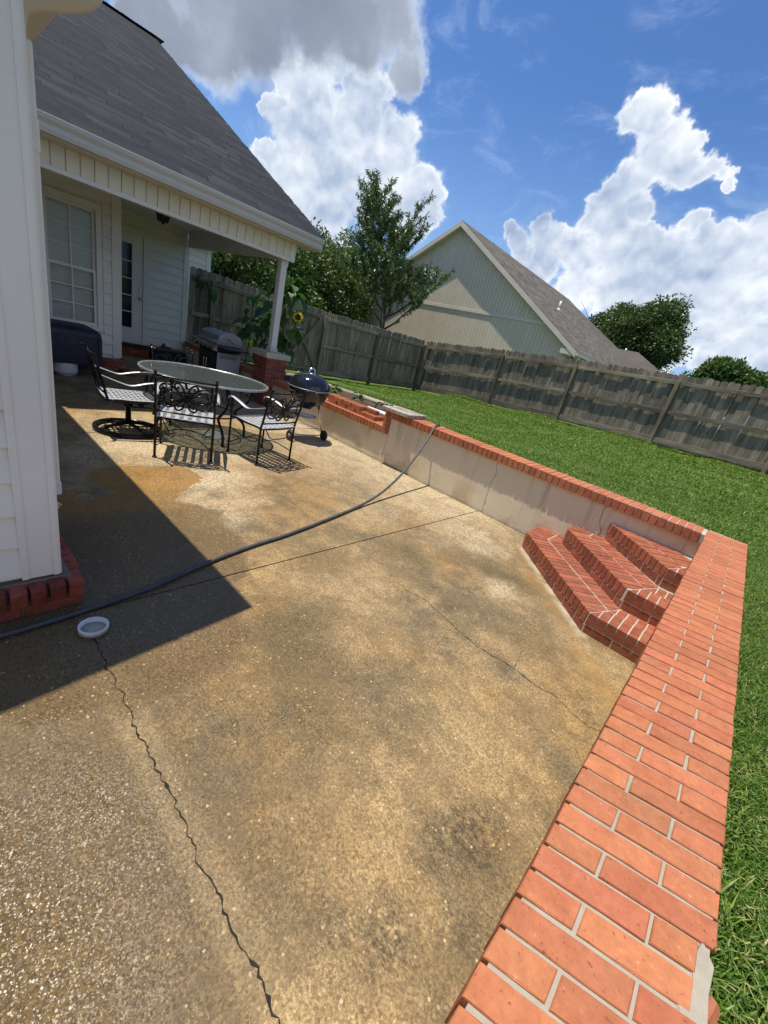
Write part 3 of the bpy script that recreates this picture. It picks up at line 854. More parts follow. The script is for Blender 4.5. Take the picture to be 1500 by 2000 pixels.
crack([(-7.0, 4.415, 0), (-3.2, 4.408, 0), (-1.27, 4.408, 0)], .004, .010, .004, pat, seg=.05)

# ------------------------------------------------------------------ bricks
def brick_mesh(name, d, m_, ch=0.0025):
    mb = MB(); mb.box((0, 0, 0), d, ch=ch)
    return mb.mesh(name, m_)
def jit_rot(a=0.012):
    return (random.uniform(-a, a), random.uniform(-a, a), random.uniform(-a, a))
def lay(me, parent, loc, rz=0.0, j=0.002, a=0.01):
    r_ = jit_rot(a)
    return link('brick', me, parent, (loc[0] + random.uniform(-j, j), loc[1] + random.uniform(-j, j), loc[2] + random.uniform(-j, j)), (r_[0], r_[1], rz + r_[2]))

def poly_brick(mb, poly, z0, z1, ch=.0025, jit=.0009, sub=3):
    # brick with slightly ragged arrises: outline points, then an inset top
    P = []
    for i in range(len(poly)):
        a, c = Vector(poly[i]), Vector(poly[(i + 1) % len(poly)])
        k = sub if (c - a).length > .08 else 1
        for q in range(k):
            P.append(a.lerp(c, q / k) + Vector((random.uniform(-jit, jit), random.uniform(-jit, jit))))
    n = len(P); cen = sum(P, Vector((0, 0))) / n
    T = []
    for p in P:
        d = cen - p
        T.append(p + d.normalized() * ch * random.uniform(.7, 1.6))
    vs_ = [(p.x, p.y, z0) for p in P] + [(p.x, p.y, z1 - ch) for p in P] + [(p.x, p.y, z1) for p in T]
    fs = [tuple(range(n))[::-1], tuple(range(2 * n, 3 * n))]
    for l_ in (0, 1):
        fs += [(l_ * n + i, l_ * n + (i + 1) % n, (l_ + 1) * n + (i + 1) % n, (l_ + 1) * n + i) for i in range(n)]
    mb.add(vs_, fs)
# retaining wall behind the patio
rw = thing('retaining_wall', 'long parged retaining wall with brick coping between patio and lawn', 'wall')
mb = MB(); mb.lohi((-3.70, 4.417, -0.4), (0.32, 4.66, 0.645)); part('wall_body', mb, M_STUCCO, rw)
mb = MB(); mb.lohi((-10.3, 4.419, -0.4), (-3.702, 4.66, 0.405)); part('low_wall_body', mb, M_STUCCO, rw)
mb = MB(); mb.lohi((-3.70, 4.388, 0.645), (0.04, 4.672, 0.727)); mb.lohi((-10.3, 4.388, 0.405), (-3.80, 4.672, 0.490)); mb.lohi((-3.798, 4.392, 0.413), (-3.71, 4.668, 0.70)); part('mortar_bed', mb, M_MORTARW, rw)
CB = brick_mesh('brick', (0.0585, 0.305, 0.092), M_BRICK)
x = -3.68
while x < 0.01:
    lay(CB, rw, (x + .033, 4.5245, 0.688), a=.008); x += 0.0672
x = -10.2
while x < -3.84:
    if not (-7.08 < x + .033 < -6.58):
        lay(CB, rw, (x + .033, 4.5245, 0.452), a=.01)
    x += 0.0672
VB = brick_mesh('brick', (0.092, 0.305, 0.0585), M_BRICK)
for k in range(5):
    lay(VB, rw, (-3.752, 4.5275, 0.436 + k * 0.0645), a=.008)
crack([(-1.998, 4.417, 0.62), (-1.963, 4.417, 0.469), (-1.996, 4.417, 0.359), (-1.977, 4.417, 0.255), (-1.975, 4.417, 0.102), (-1.976, 4.417, 0.0)], .002, .005, .006, rw, axis=(0, -1, 0))
crack([(-0.772, 4.417, 0.63), (-0.759, 4.417, 0.486), (-0.708, 4.417, 0.368), (-0.73, 4.417, 0.3)], .002, .005, .006, rw, axis=(0, -1, 0))
crack([(-3.70, 4.417, 0.64), (-3.69, 4.417, 0.3), (-3.71, 4.417, 0.0)], .0015, .003, .004, rw, axis=(0, -1, 0))

# brick topped wall along the right side
gw = thing('garden_wall', 'low wall capped with orange bricks running along the right lawn', 'wall')
mb = MB(); mb.lohi((0.078, -3.0, -0.4), (0.302, 4.405, 0.64)); part('wall_body', mb, M_STUCCO, gw)
mb = MB(); mb.lohi((0.050, -3.0, 0.64), (0.328, 4.685, 0.7285)); part('mortar_bed', mb, M_MORTAR, gw)
# rows lean a little to the wall and open up towards the far corner, as they were laid
cache = {}
def cap_brick(w, yb, var):
    key = (w, yb, var)
    if key not in cache:
        yc = yb * .2
        sk = math.tan(R(16.5 - 2.2 * max(0, yc - .6)))
        t = .0605 + .0046 * max(yc, 0) - .0074
        poly = [(-w / 2, -t / 2 - sk * w / 2), (w / 2, -t / 2 + sk * w / 2), (w / 2, t / 2 + sk * w / 2), (-w / 2, t / 2 - sk * w / 2)]
        mb = MB(); poly_brick(mb, poly, -.046, .046)
        cache[key] = mb.mesh('brick', M_BRICK)
    return cache[key]
y = 4.60; k = 0
while y > -2.8:
    yb = int(round(y / .2)); yc = yb * .2
    sk = math.tan(R(16.5 - 2.2 * max(0, yc - .6)))
    cut = .026 if 0.66 < y < 0.76 else 0
    for (xc, w) in (((.04 + .0968, .1936), (.04 + .2480, .0942)) if k % 2 else ((.04 + .0471, .0942), (.04 + .1983, .1936))):
        if cut and xc + w / 2 > .3: w -= cut; xc -= cut / 2
        lay(cap_brick(w, yb, random.randint(0, 2)), gw, (xc, y + sk * (xc - .1875), 0.688), j=.0012, a=.005)
    y -= .0605 + .0046 * max(y, 0); k += 1
mb = MB(); poly_brick(mb, [(.306, .640), (.330, .648), (.333, .80), (.318, .835), (.306, .79), (.300, .735), (.286, .715), (.292, .69)], .64, .7325, .004, .0035, 3); part('mortar_patch', mb, M_MORTAR, gw)
mb = MB(); mb.box((0.333, 0.725, 0.690), (0.028, 0.07, 0.08), Matrix.Rotation(-.25, 3, 'Z'), ch=0.01); part('brick', mb, M_BRICK, gw)

# corner steps -------------------------------------------------------
st = thing('brick_steps', 'three red brick steps set diagonally in the corner of the patio walls', 'steps')
def clip(poly, n, c):
    """keep the side where n.p <= c"""
    out_ = []
    for i in range(len(poly)):
        a, q = poly[i], poly[(i + 1) % len(poly)]
        da, dq = n[0] * a[0] + n[1] * a[1] - c, n[0] * q[0] + n[1] * q[1] - c
        if da <= 0: out_.append(a)
        if (da < 0 < dq) or (dq < 0 < da):
            t = da / (da - dq)
            out_.append((a[0] + (q[0] - a[0]) * t, a[1] + (q[1] - a[1]) * t))
    return out_
def area(p):
    return abs(sum(p[i][0] * p[(i + 1) % len(p)][1] - p[(i + 1) % len(p)][0] * p[i][1] for i in range(len(p)))) / 2
H = 0.166
STEPS = [((-1.262, 4.03), (-0.322, 3.06)), ((-0.955, 4.20), (-0.204, 3.40)), ((-0.66, 4.405), (-0.064, 3.79))]
for i, ((xl, yl), (xc, yc)) in enumerate(STEPS):
    zt = H * (i + 1); zb = H * i
    poly = [(xl, 4.409), (xl, yl), (xc, yc), (0.077, yc), (0.077, 4.409)]
    ins = 0.008
    core = [(xl + ins, 4.409), (xl + ins, yl + ins * .6), (xc + ins * .6, yc + ins), (0.077, yc + ins), (0.077, 4.409)]
    mb = MB(); mb.prism(core, zb - 0.001 * i, zt - 0.005); part('mortar_core', mb, M_MORTARW, st)
    edges = [((xl, 4.409), (xl, yl)), ((xl, yl), (xc, yc)), ((xc, yc), (0.077, yc))]
    info = []
    for (a, c) in edges:
        d = Vector((c[0] - a[0], c[1] - a[1])); ln = d.length; d = d / max(ln, 1e-6)
        n = Vector((-d.y, d.x))          # inward
        info.append((Vector(a), d, n, ln))
    for e, (a, d, n, ln) in enumerate(info):
        if ln < 0.05: continue
        for row, (d0, d1) in enumerate(((0, 0.192), (0.203, 0.36 if i < 2 else 0.44))):
            s0 = -0.35 if row else -0.05
            s0 = -0.0672 * 5 + random.uniform(0, .03) * row
            while s0 < ln + 0.35:
                p = [a + d * s0 + n * d0, a + d * (s0 + .058) + n * d0, a + d * (s0 + .058) + n * d1, a + d * s0 + n * d1]
                q = [tuple(v) for v in p]
                # stay within the step and on this edge's side of each mitre
                for (a2, d2, n2, l2) in info:
                    if l2 < .05: continue
                    q = clip(q, (-n2.x, -n2.y), -(n2.dot(a2))) if q else q
                for e2, (a2, d2, n2, l2) in enumerate(info):
                    if e2 != e and l2 >= .05 and q:
                        nn = n - n2
                        q = clip(q, (nn.x, nn.y), n.dot(a) - n2.dot(a2) - 0.004)
                if q: q = clip(q, (0, 1), 4.405)
                if q: q = clip(q, (1, 0), 0.074)
                if q and len(q) > 2 and area(q) > 0.0011:
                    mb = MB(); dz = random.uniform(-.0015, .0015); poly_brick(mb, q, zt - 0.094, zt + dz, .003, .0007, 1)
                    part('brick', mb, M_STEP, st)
                s0 += 0.0672
        # stretcher course below the nosing
        s0 = 0.012
        while s0 < ln - 0.04:
            s1 = min(s0 + 0.19, ln - 0.006)
            mid = a + d * (s0 + s1) / 2 + n * 0.0535
            mb = MB(); mb.box((0, 0, 0), (s1 - s0, 0.10, 0.056), ch=.004)
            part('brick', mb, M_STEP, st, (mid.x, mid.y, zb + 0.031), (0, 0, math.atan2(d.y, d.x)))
            s0 = s1 + 0.010

# ------------------------------------------------------------------ house
hs = thing('house', 'white sided house with covered porch and charcoal shingle roof', 'house')
def clap(parent, plane, lo, hi, z0, z1, exp, m_=M_WHITE, holes=(), axis='Y', sign=1, name='siding_board'):
    """lap siding on the plane X=plane (axis Y) facing sign*X"""
    z = z0
    while z < z1 - 0.02:
        zt = min(z + exp, z1)
        segs = [(lo, hi)]
        for (h0, h1, hz0, hz1) in holes:
            if zt > hz0 + .01 and z < hz1 - .01:
                ns = []
                for (a, c) in segs:
                    if h1 <= a or h0 >= c: ns.append((a, c)); continue
                    if h0 > a: ns.append((a, h0))
                    if h1 < c: ns.append((h1, c))
                segs = ns
        for (a, c) in segs:
            if c - a < .01: continue
            mb = MB()
            gp_ = .012 if axis == 'Y' and plane < -8 else .005
            prof = [(0, z + gp_), (.024, z + gp_), (.0245, z + gp_ + .007), (.006, zt), (0, zt)]
            if axis == 'Y':
                mb.extrude([(plane + sign * p, a, q) for p, q in prof], (0, c - a, 0))
            else:
                mb.extrude([(a, plane + sign * p, q) for p, q in prof], (c - a, 0, 0))
            part(name, mb, m_, parent)
        z = zt

# near wing
mb = MB(); mb.lohi((-13.9, -6.0, 0.19), (-2.134, 0.362, 2.70)); part('wing_wall', mb, M_WING, hs)
clap(hs, -2.134, -2.6, 0.245, 0.205, 2.68, 0.155, M_WING)
mb = MB()
mb.lohi((-2.136, 0.243, 0.195), (-2.112, 0.372, 2.68)); mb.lohi((-2.25, 0.362, 0.195), (-2.1125, 0.3825, 2.68))
mb.lohi((-2.125, 0.236, 0.195), (-2.106, 0.262, 2.68)); mb.lohi((-2.125, 0.352, 0.195), (-2.104, 0.374, 2.68))
part('corner_trim', mb, M_WING, hs)
mb = MB(); mb.lohi((-13.9, -6.0, -0.3), (-2.10, 0.42, 0.085)); mb.lohi((-13.9, -6, .08), (-2.105, .415, .185)); part('foundation', mb, M_MORTARD, hs)
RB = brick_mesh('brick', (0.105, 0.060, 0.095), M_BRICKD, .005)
y = 0.425
while y > -0.9:
    o = lay(RB, hs, (-2.108, y, 0.128), a=.006); o.rotation_euler.y += R(14); y -= 0.0715
x = -2.20
while x > -6.6:
    o = lay(RB, hs, (x, 0.413, 0.128), PI / 2, a=.006); o.rotation_euler.x -= R(0); x -= 0.0715
FB = brick_mesh('brick', (0.10, 0.192, 0.057), M_BRICKD, .004)
for row in range(2):
    y = 0.325 - (0.1 if row else 0)
    while y > -1.2:
        lay(FB, hs, (-2.137, y, 0.0285 + row * .0) if row == 0 else (-2.137, y, 0.092 - .0), a=.004) if row == 0 else None
        y -= 0.2025
FH = brick_mesh('brick', (0.10, 0.088, 0.057), M_BRICKD, .004)
lay(FH, hs, (-2.137, .412, 0.0285), a=.004)
# wing eave and roof
mb = MB(); mb.lohi((-13.9, 0.36, 2.684), (-2.185, 0.765, 2.70)); part('wing_soffit', mb, M_SOFFIT, hs)
mb = MB(); mb.extrude([(-13.5, 0.66, 2.6845), (-13.5, .767, 2.6845), (-13.5, .78, 2.74), (-13.5, .795, 2.82), (-13.5, .66, 2.82)], (11.32, 0, 0)); part('wing_gutter', mb, M_GUTTER, hs)
mb = MB(); mb.extrude([(-13.9, .765, 2.825), (-13.9, -4.0, 5.3), (-13.9, -4.0, 5.15), (-13.9, .665, 2.72)], (11.72, 0, 0)); part('wing_roof', mb, M_SHING, hs)
mb = MB(); mb.extrude([(-2.30, .36, 2.70), (-2.30, -4.0, 5.1), (-2.30, -8.4, 2.7)], (.155, 0, 0)); part('wing_gable', mb, M_WHITE, hs)
# downspout
ds = MB()
el = MB(); el.tube(spline([(-2.72, .72, 2.69), (-2.72, .72, 2.60), (-2.71, .66, 2.53), (-2.70, .50, 2.44), (-2.695, .45, 2.36), (-2.695, .448, 2.2)], 5), .046, 8)
ds.lohi((-2.738, .395, .385), (-2.652, .502, 2.30), ch=.008)
ds.lohi((-2.742, .391, 1.94), (-2.648, .506, 2.06), ch=.006)
ds.lohi((-2.741, .392, .36), (-2.649, .505, .44), ch=.006)
dsp = part('downspout', ds, M_WING, hs); part('elbow', el, M_SOFFIT, dsp)  # elbow coloured soffit beige to paint in the shade under the eave
mb = MB()
for k in range(9):
    a0 = random.uniform(-.03, .03); mb.tube([(-2.69 + a0, .45 + random.uniform(-.04, .04), .37), (-2.69 + random.uniform(-.04, .04), .46 + random.uniform(-.04, .05), .27)], .006, 5)
part('outlet_mesh', mb, M_PVC, dsp)

# porch: window wall, door wall
WX, DX = -8.45, -10.35
mb = MB(); mb.lohi((WX - .2, 0.362, 0.20), (WX - .02, 1.54, 2.70)); mb.lohi((WX - .2, 2.27, 0.20), (WX - .02, 2.54, 2.70)); mb.lohi((WX - .2, 1.54, 0.20), (WX - .02, 2.27, .62)); mb.lohi((WX - .2, 1.54, 2.37), (WX - .02, 2.27, 2.70)); mb.lohi((DX, 2.30, .24), (WX - .21, 2.52, 2.70)); part('window_wall', mb, M_WHITE, hs)
mb = MB(); mb.lohi((DX - .2, 2.52, 0.26), (DX - .02, 2.80, 2.70)); mb.lohi((DX - .2, 3.45, 0.26), (DX - .02, 4.40, 2.70)); mb.lohi((DX - .2, 2.80, 2.2), (DX - .02, 3.45, 2.70)); mb.lohi((DX - .2, 2.80, .26), (DX - .02, 3.45, .5)); mb.lohi((-13.9, .3, -.2), (DX - .21, 4.39, 2.75)); part('door_wall', mb, M_WHITE, hs)
clap(hs, WX - .02, 0.40, 2.43, 0.25, 2.66, 0.158, holes=[(1.54, 2.31, .60, 2.42)])
mb = MB(); mb.lohi((WX - .06, 2.430, .222), (WX + .012, 2.56, 2.66)); part('corner_board', mb, M_TRIM, hs)
clap(hs, DX - .02, 2.55, 4.33, 0.27, 2.60, 0.166, holes=[(2.63, 3.63, .2, 2.41)])
mb = MB(); mb.lohi((DX - .06, 4.33, .43), (DX + .012, 4.43, 2.40)); part('corner_board', mb, M_TRIM, hs)
mb = MB(); mb.lohi((DX - .02, 2.55, 2.60), (DX + .010, 4.34, 2.66)); mb.lohi((DX - .018, 4.30, 2.40), (DX + .012, 4.36, 2.598)); part('frieze_trim', mb, M_TRIM, hs)
# brick base below them
mb = MB(); mb.lohi((WX - .2, .42, -.3), (WX + .05, 2.60, .2)); mb.lohi((DX, 2.3, -.3), (WX, 2.59, .2)); mb.lohi((DX - .2, 2.5, -.3), (DX + .03, 4.40, .26)); part('foundation', mb, M_MORTARD, hs)
FB2 = brick_mesh('brick', (0.06, 0.192, 0.057), M_BRICKD, .004)
for row in range(3):
    y = 2.50 - (.1 if row % 2 else 0)
    while y > .6:
        lay(FB2, hs, (WX + .038, y, .03 + row * .067), a=.004); y -= .2025
RB2 = brick_mesh('brick', (0.16, 0.06, 0.05), M_BRICKD, .004)
for row in range(4):
    y = 2.65 + (.1 if row % 2 else 0)
    while y < 4.3:
        lay(FB2, hs, (DX + .018, y, .03 + row * .063), a=.004); y += .2025
mb = MB(); mb.lohi((WX + .02, 2.50, 0.0), (WX + .34, 2.66, .06), ch=.006); part('loose_step_brick', mb, M_BRICKD, hs)
# window
win = MB()
wy0, wy1, wz0, wz1 = 1.58, 2.235, .655, 2.345
win.lohi((WX - .05, wy0 - .05, wz1 - .03), (WX + .022, wy1 + .05, wz1 + .06)); win.lohi((WX - .05, wy0 - .05, wz0 - .05), (WX + .03, wy1 + .05, wz0 + .02))
win.lohi((WX - .05, wy0 - .05, wz0 + .02), (WX + .02, wy0 + .015, wz1 - .03)); win.lohi((WX - .05, wy1 - .015, wz0 + .02), (WX + .02, wy1 + .05, wz1 - .03))
wo = part('window', win, M_TRIM, hs)
def sash(z0, z1, xo):
    s_ = MB()
    y0, y1 = wy0 + .016, wy1 - .016
    s_.lohi((xo - .03, y0, z0), (xo, y1, z0 + .045)); s_.lohi((xo - .03, y0, z1 - .04), (xo, y1, z1))
    s_.lohi((xo - .03, y0, z0 + .045), (xo, y0 + .04, z1 - .04)); s_.lohi((xo - .03, y1 - .04, z0 + .045), (xo, y1, z1 - .04))
    ym = (y0 + y1) / 2
    s_.lohi((xo - .018, ym - .009, z0 + .045), (xo - .004, ym + .009, z1 - .04))
    for k in (1, 2):
        zz = z0 + .045 + (z1 - z0 - .085) * k / 3
        s_.lohi((xo - .019, y0 + .04, zz - .008), (xo - .005, ym - .009, zz + .008)); s_.lohi((xo - .019, ym + .009, zz - .008), (xo - .005, y1 - .04, zz + .008))
    part('sash', s_, M_TRIM, wo)
    for k in range(3):
        for (p, q) in ((y0 + .04, ym - .009), (ym + .009, y1 - .04)):
            za = z0 + .045 + (z1 - z0 - .085) * k / 3 + .008; zb_ = z0 + .045 + (z1 - z0 - .085) * (k + 1) / 3 - .008
            g_ = MB(); g_.lohi((xo - .014, p, za), (xo - .010, q, zb_)); part('pane', g_, M_PANE, wo)
sash(wz0 + .02, 1.50, WX - .012); sash(1.46, wz1 - .03, WX - .045)
mb = MB(); mb.lohi((WX - .20, wy0, wz0), (WX - .19, wy1, wz1)); part('dark_room_sheet', mb, M_DARK, wo)  # dark sheet standing in for the unlit room behind the blinds
SLM = MB(); SLM.box((0, 0, 0), (.035, .60, .0025), Matrix.Rotation(R(-60), 3, 'Y')); slm = SLM.mesh('blind_slat', M_BLIND)
z = wz0 + .03
while z < wz1 - .04:
    link('blind_slat', slm, wo, (WX - .090, (wy0 + wy1) / 2, z), (random.uniform(-.006, .006) * (3 if z < 1.1 else 1), 0, 0)); z += .028
# door
dr = MB()
y0, y1, z0, z1 = 2.72, 3.527, .285, 2.31
gy0, gy1, lz0, lz1 = 2.93, 3.325, .57, 2.125
dr.lohi((DX - .04, y0, z0), (DX + .002, gy0, z1)); dr.lohi((DX - .04, gy1, z0), (DX + .002, y1, z1)); dr.lohi((DX - .04, gy0, z0), (DX + .002, gy1, lz0)); dr.lohi((DX - .04, gy0, lz1), (DX + .002, gy1, z1))
do = part('door', dr, M_WHITE, hs)
mb = MB()
for (p, q, u, w) in ((gy0 - .03, gy0, lz0 - .03, lz1 + .03), (gy1, gy1 + .03, lz0 - .03, lz1 + .03), (gy0, gy1, lz0 - .03, lz0), (gy0, gy1, lz1, lz1 + .03)):
    mb.lohi((DX, p, u), (DX + .012, q, w))
part('lite_frame', mb, M_TRIM, do)
mb = MB()
ym = 3.135
mb.lohi((DX - .012, ym - .009, lz0), (DX + .004, ym + .009, lz1))
for k in range(1, 5):
    zz = lz0 + (lz1 - lz0) * k / 5; mb.lohi((DX - .011, gy0, zz - .009), (DX + .003, ym - .009, zz + .009)); mb.lohi((DX - .011, ym + .009, zz - .009), (DX + .003, gy1, zz + .009))
part('muntin', mb, M_TRIM, do)
for k in range(5):
    for (p, q) in ((gy0, ym - .009), (ym + .009, gy1)):
        mb = MB(); mb.lohi((DX - .008, p, lz0 + (lz1 - lz0) * k / 5 + .009), (DX - .004, q, lz0 + (lz1 - lz0) * (k + 1) / 5 - .009)); part('pane', mb, M_PANE, do)
mb = MB(); mb.lohi((DX - .09, gy0 - .02, lz0), (DX - .08, gy1 + .02, lz1)); part('dark_interior', mb, M_DARK, do)
mb = MB(); mb.lohi((DX, 3.455, 1.27), (DX + .022, 3.505, 1.39), ch=.006); part('keypad', mb, M_STEEL, do)
mb = MB(); mb.lathe([(.005, 0), (.028, .002), (.028, .008), (.012, .012), (.012, .035), (.028, .045), (.030, .06), (.02, .072), (.001, .075)], 14, (DX + .002, 3.478, 1.165), rot=Matrix.Rotation(PI / 2, 3, 'Y')); part('knob', mb, M_STEEL, do)
mb = MB()
mb.lohi((DX - .03, y0 - .09, z0 - .03), (DX + .022, y0 - .004, z1 + .004)); mb.lohi((DX - .03, y1 + .004, z0 - .03), (DX + .022, y1 + .095, z1 + .004)); mb.lohi((DX - .03, y0 - .09, z1 + .004), (DX + .0225, y1 + .095, z1 + .09))
part('door_casing', mb, M_TRIM, hs)
mb = MB(); mb.lohi((DX - .03, 2.64, .20), (DX + .10, 3.62, .255)); part('threshold', mb, M_DARK, hs)
# porch ceiling, beams, frieze
mb = MB(); mb.lohi((DX - .1, .36, 2.662), (-6.70, 4.42, 2.70)); part('porch_ceiling', mb, M_WHITE, hs)
mb = MB(); mb.lohi((-6.87, .37, 2.395), (-6.684, 4.535, 2.66)); mb.lohi((DX + .014, 4.395, 2.398), (-6.872, 4.533, 2.658)); part('porch_beam', mb, M_TRIM, hs)
mb = MB(); mb.lohi((-6.683, .37, 2.385), (-6.655, 4.545, 2.432)); mb.lohi((-6.684, 4.45, 2.433), (-6.654, 4.546, 2.652)); part('beam_trim', mb, M_TRIM, hs)
y = .40
FRB = MB(); FRB.extrude([(-.012, -.0665, 0), (0, -.0635, 0), (.004, -.058, 0), (.004, .058, 0), (0, .0635, 0), (-.012, .0665, 0)], (0, 0, .214)); frb = FRB.mesh('frieze_board', M_CREAM)
while y < 4.42:
    link('frieze_board', frb, hs, (-6.670, y + .067, 2.434)); y += .1355
mb = MB(); mb.lohi((-6.70, .37, 2.650), (-6.46, 4.90, 2.664)); mb.lohi((-6.85, 4.55, 2.652), (-6.701, 4.90, 2.666)); part('porch_soffit', mb, M_SOFFIT, hs)
gut = MB()
gp = [(-6.475, 2.665), (-6.40, 2.665), (-6.385, 2.70), (-6.392, 2.74), (-6.36, 2.775), (-6.352, 2.815), (-6.358, 2.818), (-6.375, 2.818), (-6.375, 2.805), (-6.40, 2.70), (-6.462, 2.70), (-6.462, 2.83), (-6.475, 2.83)]
gut.extrude([(x_, .84, z_) for x_, z_ in gp], (0, 4.02, 0))
go_ = part('gutter', gut, M_GUTTER, hs)
mb = MB(); mb.extrude([(x_, 4.861, z_) for x_, z_ in [(-6.475, 2.665), (-6.40, 2.665), (-6.385, 2.70), (-6.392, 2.74), (-6.36, 2.775), (-6.352, 2.818), (-6.475, 2.83)]], (0, .004, 0)); part('end_cap', mb, M_GUTTER, go_)
# main roof
E0, E1 = Vector((-6.455, 0, 2.832)), Vector((-13.92, 0, 6.665))
sl = (E1 - E0); SLN = sl.length; sd = sl.normalized(); sn = Vector((-sd.z, 0, sd.x)) * (1 if sd.x > 0 else -1)
if sn.z < 0: sn = -sn
RY0, RY1 = 0.3, 4.935
mb = MB()
a_ = [E0 - sn * .008, E1 - sn * .008, E1 - sn * .03, E0 - sn * .03]
mb.extrude([(p.x, RY0, p.z) for p in a_], (0, RY1 - RY0 - .012, 0))
ro = part('roof', mb, M_DARK, hs)
mb = MB(); a_ = [E0 + sd * .10 - sn * .032, E1 - sn * .032, E1 - sn * .16, E0 + sd * .10 - sn * .16]
mb.extrude([(p.x, 4.56, p.z) for p in a_], (0, .35, 0)); part('rake_soffit', mb, M_TRIM, ro)
mb = MB(); mb.extrude([(-6.9, 4.44, 2.66), (-13.9, 4.44, 6.5), (-13.9, 4.44, 2.66)], (0, .11, 0)); part('gable_wall', mb, M_WHITE, hs)
mb = MB(); mb.extrude([(E1.x, RY0, E1.z), (-21.4, RY0, 2.8), (-21.4, RY0, 2.7), (E1.x, RY0, E1.z - .12)], (0, RY1 - RY0, 0)); part('back_roof', mb, M_SHING, hs)
mb = MB()
for k in range(16):
    yy = RY0 + k * .3
    mb.box((E1.x, yy + .14, E1.z + .012), (.26, .295, .014), Matrix.Rotation(random.uniform(-.03, .03), 3, 'X'))
part('ridge_cap', mb, M_SHING, ro)
# shingles: the 300 largest in view are single parts, the rest one joined part
EXP = .098
courses = int(SLN / EXP)
SMB = MB(); one = 0
Rm = Matrix((( 0, -sd.x, sn.x), (1, 0, 0), (0, -sd.z, sn.z)))   # local x -> along Y, y -> down slope, z -> normal
for c in range(courses):
    y = RY0 - random.uniform(0, .3)
    dc = c * EXP
    while y < RY1:
        w = random.choice((.22, .34, .5, .66))
        w *= random.uniform(.85, 1.15)
        ya, yb = max(y, RY0), min(y + w, RY1)
        y += w
        if yb - ya < .03: continue
        th = random.choice((.007, .010, .014))
        lift = .008 + th / 2
        cen = E0 + sd * (dc + EXP * .5 - .012) + sn * lift
        cen.y = (ya + yb) / 2
        rot = Rm @ Matrix.Rotation(-.085, 3, 'X')
        rv = random.random()
        if one < 300 and c < 20:
            mb = MB(); mb.rv = rv + .001; mb.box((0, 0, 0), (yb - ya - .003, EXP + .03, th), rot)
            part('shingle', mb, M_SHING, ro, cen); one += 1
        else:
            SMB.rv = rv + .001
            SMB.box(cen, (yb - ya - .003, EXP + .03, th), rot)
part('shingle_courses', SMB, M_SHING, ro, kind='stuff')
# far wing behind the fence
mb = MB(); mb.lohi((-16.5, 4.40, -.2), (-13.02, 6.10, 2.74)); part('far_wing_wall', mb, M_WHITE, hs)
clap(hs, -13.02, 4.42, 6.04, .2, 2.72, .160)
mb = MB(); mb.lohi((-13.08, 6.04, .1), (-12.99, 6.17, 2.74)); part('corner_board', mb, M_TRIM, hs)
mb = MB(); mb.lohi((-16.8, 4.56, 2.745), (-12.65, 6.45, 2.87)); part('far_wing_eave', mb, M_TRIM, hs)
# post on its pedestal
mb = MB(); mb.lohi((-6.8775, 4.3825, 1.0), (-6.7625, 4.4975, 2.395), ch=.006); po = part('porch_post', mb, M_TRIM, hs)
mb = MB(); mb.lohi((-6.892, 4.368, .931), (-6.748, 4.512, 1.005), ch=.004); part('post_base', mb, M_GUTTER, po)
mb = MB(); mb.lohi((-6.886, 4.374, 2.30), (-6.754, 4.506, 2.40), ch=.004); part('post_capital', mb, M_TRIM, po)

ped = thing('brick_pedestal', 'square red brick pedestal with pale stone cap under the porch post', 'pedestal', (-6.82, 4.44, 0))
mb = MB(); mb.lohi((-.198, -.198, -.2), (.198, .198, .83)); part('core', mb, M_MORTARD, ped)
mb = MB(); mb.lohi((-.25, -.25, .835), (.25, .25, .93), ch=.006); part('stone_cap', mb, M_CAP, ped)
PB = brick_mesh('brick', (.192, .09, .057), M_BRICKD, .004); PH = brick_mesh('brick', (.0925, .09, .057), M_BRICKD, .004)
for row in range(12):
    z = .036 + row * .0672
    for s in range(4):
        an = s * PI / 2
        seq = [(-.1085, PB), (.0925, PB)] if row % 2 == 0 else [(-.1085 + -.05, PH), (0.0, PB), (.1505, PH)]
        for (u, me_) in seq:
            p = Matrix.Rotation(an, 3, 'Z') @ Vector((u, -.16, z))
            lay(me_, ped, p, an, j=.0008, a=.003)
tag(ped.children[0]); 
lamp = thing('ceiling_light', 'small dark caged lantern fixed to the porch ceiling', 'light', (-8.80, 3.30, 2.66))
mb = MB(); mb.lathe([(.07, 0), (.075, -.015), (.05, -.03)], 16); part('canopy', mb, M_BLACKP, lamp)
mb = MB(); mb.lathe([(.10, -.03), (.115, -.04), (.115, -.055), (.085, -.14), (.03, -.15)], 8); part('cage', mb, M_BLACKP, lamp)
mb = MB(); mb.lathe([(.02, -.15), (.03, -.16), (.012, -.18), (.001, -.185)], 8); part('finial', mb, M_BLACKP, lamp)

